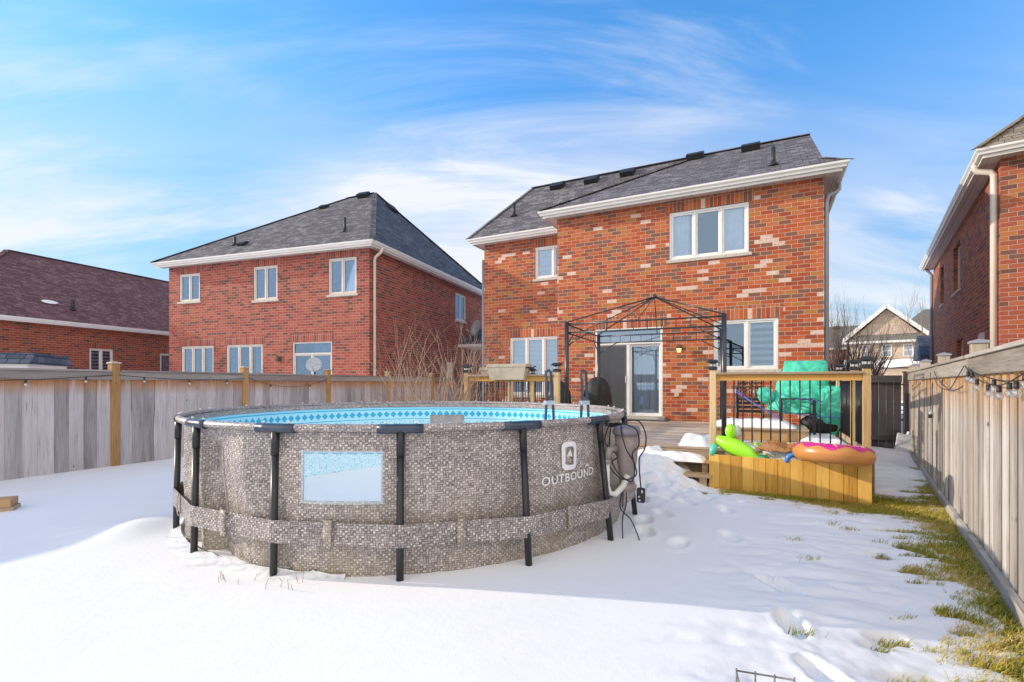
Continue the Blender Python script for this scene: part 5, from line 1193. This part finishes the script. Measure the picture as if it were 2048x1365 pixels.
pfl('white_float', 'pale whitish vinyl fold between lime float and brown vinyl', lambda m: m.grid(lambda u, v: (.52+.34*u, .06+.25*v, .54+.05*math.sin(u*3.1)*math.sin(v*3.1)+.015*noise.noise(Vector((u*7, v*7, 2)))), 24, 14), 'vinyl_pale')
def crumple(m, x0, x1, y0, y1, z, h, s):
    m.grid(lambda u, v: (x0+(x1-x0)*u+.03*noise.noise(Vector((u*4, v*4, s))), y0+(y1-y0)*v, z+h*math.sin(math.pi*min(1, .15+u*.8))*(.4+.6*math.sin(math.pi*v))+.085*noise.noise(Vector((u*5.0+v*2, v*3, s)))+.035*abs(noise.noise(Vector((u*16+v*7, v*5, s+2))))), 90, 40)
pfl('deflated_float', 'crumpled brown deflated float in the middle of the planter', lambda m: crumple(m, .60, 1.26, .0, .36, .53, .20, 3), 'vinyl_brown')
pfl('magenta_flap', 'magenta corner of a deflated float beside the ring', lambda m: crumple(m, 1.12, 1.30, .02, .3, .55, .08, 9), 'vinyl_magenta')
pfl('blue_noodle', 'light blue foam tube end bending over the planter edge', lambda m: m.tube([(.99, .02, .47), (1.02, .02, .55), (1.09, .05, .60), (1.2, .12, .60), (1.35, .2, .62)], .035, 12), 'vinyl_blue', 'pool noodle')
pfl('pool_noodle', 'long yellow green foam noodle lying behind the ring float', lambda m: m.tube([(.55, .40, .64), (1.1, .41, .665), (1.62, .36, .66)], .034, 14), 'noodle', 'pool noodle')
snowpatch('snow_pile', 'snow lying among the pool floats inside the planter', (tuple(PA), pa), pile(.35, 1.2, .12, .42, .5, .15, 31))

# ------------------------------------------------------------------ FURNITURE UNDER THE TARP
tp = MB()
def body(cx3, cy3, z0, z1, prof, seed, nz=46, na=120, crump=.05):
    def fn(u, v):
        z = z0+(z1-z0)*v; a = 2*math.pi*u; x_, y_, rx, ry = prof(v)
        e = .62; c_, s_ = math.cos(a), math.sin(a); px_ = rx*abs(c_)**e*(1 if c_ > 0 else -1); py_ = ry*abs(s_)**e*(1 if s_ > 0 else -1)
        P_ = Vector((cx3+x_+px_, cy3+y_+py_, z)); n_ = noise.noise(P_*3.0+Vector((seed, 0, 0)))*crump*1.4+abs(noise.noise(P_*7.5+Vector((0, seed, 0))))*crump*1.3+abs(noise.noise(P_*18+Vector((0, 0, seed))))*crump*.5
        k = Vector((c_, s_, 0)); return P_+k*(n_-crump*.6)+Vector((0, 0, n_*.5 if v < .97 else 0))
    tp.grid(fn, na, nz)
lerp = lambda a, b, t: a+(b-a)*t
# upper draped box, widening downward
body(-.60, -2.6, 1.02, 1.975, lambda v: (lerp(-.02, .05, v), 0, lerp(.60, .36, v**.7)*(1 if v < .985 else .98), lerp(.38, .03, v)*(1 if v < .985 else .3)), 1, crump=.022)
# lower mass and the lobe hanging on the right
body(-.46, -2.7, .95, 1.50, lambda v: (0, 0, lerp(.58, .42, v)*(1 if .02 < v < .97 else .05), lerp(.40, .3, v)*(1 if .02 < v < .97 else .05)), 4, crump=.06)
body(-.13, -2.95, .57, 1.48, lambda v: (lerp(-.02, .0, v), 0, lerp(.12, .30, min(1, v*1.8))*(math.sin(math.pi*min(.97, max(.03, v*.8+.12)))**.5), lerp(.10, .28, min(1, v*1.8))*(1 if .02 < v < .97 else .1)), 8, crump=.05)
body(-1.24, -2.75, 1.12, 1.46, lambda v: (.0, 0, .15*math.sin(math.pi*min(.98, max(.02, v)))**.6, .13*math.sin(math.pi*min(.98, max(.02, v)))**.6), 12, nz=18, na=50, crump=.04)
o = tp.build('tarp', 'tarp_green', None, fixn=True); place(o, MF[0], MF[1]); tag(o, 'crumpled green tarpaulin covering stacked patio furniture behind the right railing', 'tarpaulin')

def make_chair():
    c_ = thing('patio_chair', 'x', 'chair', (0, 0, 0))
    m = MB()
    for k in range(5): m.box(-.24, -.22+k*.095, .39, .24, -.22+k*.095+.085, .43)
    m.build('seat', 'black_metal', c_)
    m = MB(); m.tube([(-.25, .24, .42), (-.25, .30, .92), (.25, .30, .92), (.25, .24, .42)], .016, 6)
    for k in range(4):
        xx = -.165+.11*k; m.tube([(xx+.045*math.cos(t), .285, .73+.13*math.sin(t)) for t in [2*math.pi*q_/14 for q_ in range(15)]], .007, 5, False)
    m.build('backrest', 'black_metal', c_)
    for sx in (-1, 1):
        m = MB(); m.tube([(sx*.25, -.25, 0), (sx*.25, -.24, .64), (sx*.25, .27, .66)], .016, 6); m.build('leg', 'black_metal', c_)
        m = MB(); m.tube([(sx*.25, .28, 0), (sx*.25, .24, .42)], .016, 6); m.build('leg', 'black_metal', c_)
    return c_
ch = make_chair(); names = ['lowest', 'second', 'third', 'topmost']
for k in range(4):
    o = ch if k == 0 else copy_tree(ch)
    place(o, tuple(toworld(MF, -1.52, -2.1+.02*k, .54+.085*k)), MF[1]); o['label'] = 'black metal patio chair, %s of the stack left of the green tarp' % names[k]; o['group'] = 'stacked patio chairs'
tb = thing('side_table', 'black metal side table standing under the front of the green tarp', 'table', tuple(toworld(MF, -.72, -3.25, .54)), MF[1])
m = MB()
for k in range(4): m.box(-.26, -.2+k*.11, .70, .26, -.2+k*.11+.02, .72)
m.box(-.28, -.22, .70, -.25, .24, .722); m.box(.25, -.22, .70, .28, .24, .722); m.build('tabletop', 'black_metal', tb)
for sx in (-1, 1):
    for sy in (-1, 1): m = MB(); m.box(sx*.26-.025, sy*.2-.025, 0, sx*.26+.025, sy*.2+.025, .70); m.build('leg', 'black_metal', tb)
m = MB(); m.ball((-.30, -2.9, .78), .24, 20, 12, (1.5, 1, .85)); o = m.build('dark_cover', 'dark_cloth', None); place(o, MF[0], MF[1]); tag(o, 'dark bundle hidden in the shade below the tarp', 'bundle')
rp = thing('rope', 'blue and white rope tied around the tarp and the stacked chairs', 'rope', MF[0], MF[1])
m = MB(); m.tube(curl([(-1.78, -2.5, 1.42), (-1.5, -3.0, 1.2), (-1.1, -3.2, .95), (-.98, -3.25, .92)]), .009, 6); m.tube(curl([(-1.78, -2.45, 1.36), (-1.4, -3.0, 1.12), (-.95, -3.25, .85)]), .008, 6)
m.tube(curl([(-1.0, -3.28, 1.02), (-.6, -3.34, .96), (-.25, -3.3, .93), (.02, -3.2, .92)]), .010, 6); m.tube(curl([(-1.2, -3.15, 1.40), (-1.05, -3.24, 1.15), (-.95, -3.28, .9)]), .007, 6)
m.tube(curl([(-.75, -3.46, 1.24), (-.6, -3.48, 1.27), (-.52, -3.46, 1.22), (-.45, -3.48, 1.25), (-.4, -3.46, 1.16)]), .010, 6); m.build('strand', 'rope', rp)

# barbecue under a black cover
m = MB()
def bbq(cx3, cy3, rx, ry, z0, z1, sd):
    def fn(u, v):
        a = 2*math.pi*u; c_, s_ = math.cos(a), math.sin(a); k = (1-max(0, (v-.45)/.55)**2.2)**.5 if v > .45 else 1+.05*(.45-v)
        P_ = Vector((cx3+rx*k*abs(c_)**.7*(1 if c_ > 0 else -1), cy3+ry*k*abs(s_)**.7*(1 if s_ > 0 else -1), z0+(z1-z0)*v)); n_ = noise.noise(P_*4+Vector((sd, 0, 0)))*.04; return P_+Vector((c_*n_, s_*n_, 0))
    m.grid(fn, 60, 24)
bbq(-5.05, -2.35+.9, .36, .3, .54, 1.72, 1)
o = m.build('barbecue', 'dark_cloth', None, fixn=True); place(o, MF[0], MF[1]); tag(o, 'barbecue under a rounded black cover, left of the patio door', 'barbecue')
m = MB(); bbq(-5.62, -2.6, .26, .28, .54, 1.6, 5); o = m.build('covered_fire_bowl', 'dark_cloth', None, fixn=True); place(o, MF[0], MF[1]); tag(o, 'smaller black covered object behind the left railing post', 'covered object')

# planters on the railing
def rail_planter(label, x, y, z, w_, d_, h_):
    t_ = thing('planter', label, 'planter', tuple(toworld(MF, x, y, z)), MF[1], 'beige planters on the deck railing')
    m = MB(); k = .85
    vs = [(-w_*k, -d_*k, 0), (w_*k, -d_*k, 0), (w_*k, d_*k, 0), (-w_*k, d_*k, 0), (-w_, -d_, h_), (w_, -d_, h_), (w_, d_, h_), (-w_, d_, h_)]
    m.add(vs, [(3, 2, 1, 0), (0, 1, 5, 4), (1, 2, 6, 5), (2, 3, 7, 6), (3, 0, 4, 7)]); m.box(-w_-.006, -d_-.006, h_-.06, w_+.006, -d_+.01, h_); m.box(-w_-.006, d_-.01, h_-.06, w_+.006, d_+.006, h_); m.box(-w_-.006, -d_+.01, h_-.06, -w_+.01, d_-.01, h_); m.box(w_-.01, -d_+.01, h_-.06, w_+.006, d_-.01, h_)
    m.build('box', 'beige_box', t_, bevel=.004); m = MB(); m.box(-w_+.012, -d_+.012, h_-.08, w_-.012, d_-.012, h_-.05); m.build('soil', 'log', t_); return t_
rail_planter('large beige trough planter straddling the left deck railing', -5.42, YR-.05, 1.60, .40, .13, .29)
rail_planter('smaller beige planter behind the large one on the left railing', -6.0, YR+.42, 1.66, .24, .12, .19)
m = MB(); m.lathe([(.03, 0), (.012, .02), (.012, .07), (.04, .08), (.05, .1), (.01, .13)], 10); m.tube([(0, 0, .09), (.05, -.02, .15), (.07, -.02, .13)], .012, 6); o = m.build('rail_lamp', 'black_plastic', None); o.location = toworld(MF, -4.98, YR, 1.70); tag(o, 'tiny black lamp standing on the left railing beside the planter', 'lamp')

# ------------------------------------------------------------------ SMALL THINGS
wb = thing('timber_block', 'short stacked golden timber offcuts lying on the snow at the left edge', 'timber', (-5.72, 5.28, 0), R(28))
m = MB(); m.box(-.35, -.05, .20, .33, .16, .285); m.build('upper_timber', 'wood_block', wb, bevel=.004)
m = MB(); m.box(-.30, -.03, .05, .345, .18, .198); m.build('lower_timber', 'wood_stair', wb, bevel=.004)
cr = thing('wire_crate', 'grey wire crate corner poking out of the snow at the bottom edge', 'crate', (1.13, 2.20, 0), R(-18))
m = MB(); w_, d_ = .12, .1
for z in (.192, .09): m.tube([(-w_, -d_, z), (w_, -d_, z), (w_, d_, z), (-w_, d_, z), (-w_, -d_, z)], .0045, 6)
for x in (-w_, -.04, .04, w_):
    for y in (-d_, d_): m.tube([(x, y, .02), (x, y, .202)], .004, 5)
m.build('basket', 'wire_grey', cr)
wc = thing('white_stool', 'pale plastic stool tipped against the fence at the end of the passage', 'stool', (8.45, 10.75, .0), R(-20))
m = MB(); m.box(-.2, -.03, .0, .2, .0, .46, None, Matrix.Rotation(R(-22), 4, 'X')@Matrix.Rotation(R(14), 4, 'Y')); m.build('seat', 'white_plastic', wc, bevel=.01)
for x in (-.02, .28):
    m = MB(); m.beam((x+.02, .12, .0), (x+.16, .20, .48), .05, .06); m.build('leg', 'white_plastic', wc)
m = MB(); m.beam((.06, .13, .12), (.34, .13, .12), .04, .08); m.beam((.14, .18, .38), (.42, .18, .38), .04, .08); m.build('brace', 'white_plastic', wc)
m = MB(); m.tube([(0, 0, 0), (.35, .12, .12), (.75, .2, .28)], [.13, .16, .10], 14); m.ball((.2, .25, .1), .16, 12, 8, (1.3, 1, .9)); o = m.build('log_pile', 'log', None); place(o, (7.75, 11.2, .12), R(160)); tag(o, 'dark logs heaped beside the deck in the shaded passage', 'log')

def dish(label, loc, rz, r, sx=1.0, mast=.6):
    t_ = thing('satellite_dish', label, 'satellite dish', loc, rz)
    m = MB(); m.grid(lambda u, v: (r*sx*v*math.cos(2*math.pi*u), -.18*r*(1-v*v)*-1-.0, r*v*math.sin(2*math.pi*u)), 28, 6); o = m.build('reflector', 'dish', t_); o.modifiers.new('t', 'SOLIDIFY').thickness = .012; o.rotation_euler = (R(-18), 0, 0)
    m = MB(); m.tube([(0, .03, -r*.9), (0, -r*1.2, -r*.35)], .012, 6); m.box(-.03, -r*1.3, -r*.42, .03, -r*1.1, -r*.25); m.build('feed_arm', 'dish', t_)
    m = MB(); m.tube([(0, .05, 0), (0, .10, -.1), (0, .10, -mast)], .022, 8); m.build('mast', 'black_metal', t_); return t_
dish('round grey satellite dish standing behind the left fence before the sliding door', (-5.15, 13.0, 2.03), R(10), .20, 1, 2.0)
dish('pale oval satellite dish on the small porch roof beside the orange brick house', tuple(toworld(LF, .75, 7.9, 4.35)), R(-50), .42, .8, .8)

sh = thing('garden_shed', 'white garden shed with dark snowy roof behind the far left fence', 'shed', (-10.9, 9.75, 0), R(20))
m = MB(); m.box(-1.2, 0, 0, 1.15, 1.6, 1.93); m.build('wall', 'white_metal', sh)
m = MB(); m.prism([(-.12, 1.93), (1.72, 1.93), (1.5, 2.16), (.12, 2.16)], -1.3, 1.22, 'x'); m.build('roof', 'shingle_dark', sh)
m = MB(); m.grid(lambda u, v: (-1.1+1.95*u, -.03+.4*v, 1.985+.12*v+.05*math.sin(math.pi*u)**.4*math.sin(math.pi*v)), 24, 8); m.build('roof_snow', 'snow', sh)

# ------------------------------------------------------------------ BARE SHRUBS AND TREES
def branch(m, p, d, L, r, depth, rq, spread, segs=4, up=.15, nside=(2, 3)):
    pts = [Vector(p)]; rs = [r]; d = Vector(d).normalized(); q_ = Vector(p)
    for i in range(segs):
        d = (d+Vector((rq.gauss(0, .10), rq.gauss(0, .10), rq.gauss(0, .05)+up*.1))).normalized(); q_ = q_+d*(L/segs); pts.append(q_.copy()); rs.append(r*(1-.62*(i+1)/segs))
    m.tube(pts, rs, 5 if r < .02 else 7, False)
    if depth <= 0: return
    for k in range(rq.randint(*nside)):
        i = rq.randint(max(1, segs//3), segs-1) if segs > 1 else 1; a = rq.uniform(0, 6.283); side_ = Vector((math.cos(a), math.sin(a), 0)); nd = (d*1.0+side_*spread+Vector((0, 0, up))).normalized()
        branch(m, pts[i], nd, L*rq.uniform(.5, .75), rs[i]*.62, depth-1, rq, spread, segs, up, nside)
def shrub(label, loc, n, hgt, seed, mat='bark_twig', spread=.5, r=.016, name='bare_shrub', depth=2, cat='shrub', width=.35, grp=None):
    rq = random.Random(seed); t_ = thing(name, label, cat, loc, 0, grp); m = MB()
    for k in range(n):
        a = rq.uniform(0, 6.283); ln = rq.uniform(.05, .6); d = Vector((math.cos(a)*ln, math.sin(a)*ln, 1))
        branch(m, (math.cos(a)*rq.uniform(0, width), math.sin(a)*rq.uniform(0, width), -.05), d, hgt*rq.uniform(.55, .8), r*rq.uniform(.7, 1.2), depth, rq, spread, 6, .3, (1, 3))
    m.build('stems', mat, t_); return t_
shrub('tall tan leafless shrub in front of the left fence behind the pool', (-1.50, 9.55, 0), 30, 2.75, 5, spread=.65, r=.017)
shrub('tan leafless shrub growing beside the left deck railing post', (-.75, 10.4, 0), 22, 2.9, 9, spread=.6, r=.016, width=.3)
def tree(label, loc, hgt, seed, mat, spread=.7, depth=4, r=.09, lean=(0, 0), name='bare_tree', nside=(2, 3)):
    rq = random.Random(seed); t_ = thing(name, label, 'tree', loc); m = MB(); top = Vector((lean[0], lean[1], hgt*.35)); m.tube([(0, 0, -.2), top*.5, top], [r, r*.85, r*.7], 9); m.build('trunk', mat, t_)
    c_ = MB()
    for k in range(5):
        a = rq.uniform(0, 6.283); s_ = spread*rq.uniform(.3, 1); branch(c_, top*rq.uniform(.6, 1), (math.cos(a)*s_, math.sin(a)*s_, 1), hgt*rq.uniform(.40, .58), r*.5, depth, rq, spread, 5, .45, nside)
    c_.build('crown', mat, t_); return t_
tree('leafless tree with fine reddish twigs in front of the distant tan house', (26.6, 36, 0), 6.6, 3, 'bark', .9, 4, .06, nside=(2, 4))
tree('taller leafless tree beside the right brick house wall in the distance', (24.6, 30.5, 0), 8.2, 12, 'bark', .6, 4, .06, (.3, 0))
tree('dark slender leafless tree behind the corner of the orange brick house', (18.5, 28.5, 0), 6.6, 6, 'bark_dark', .25, 4, .06)
shrub('dense dark brown hedge of upright twigs just right of the orange brick house', (15.9, 24.0, 0), 80, 4.6, 8, 'bark_dark', .25, .035, 'twig_hedge', 2, 'hedge', .8)
m = MB(); m.tube([(0, 0, 0), (0, 0, 9.3)], [.04, .015], 6); o = m.build('antenna_mast', 'wire_grey', None); o.location = (-4.6, 31.5, 0); tag(o, 'thin antenna mast rising behind the left house roof', 'antenna')
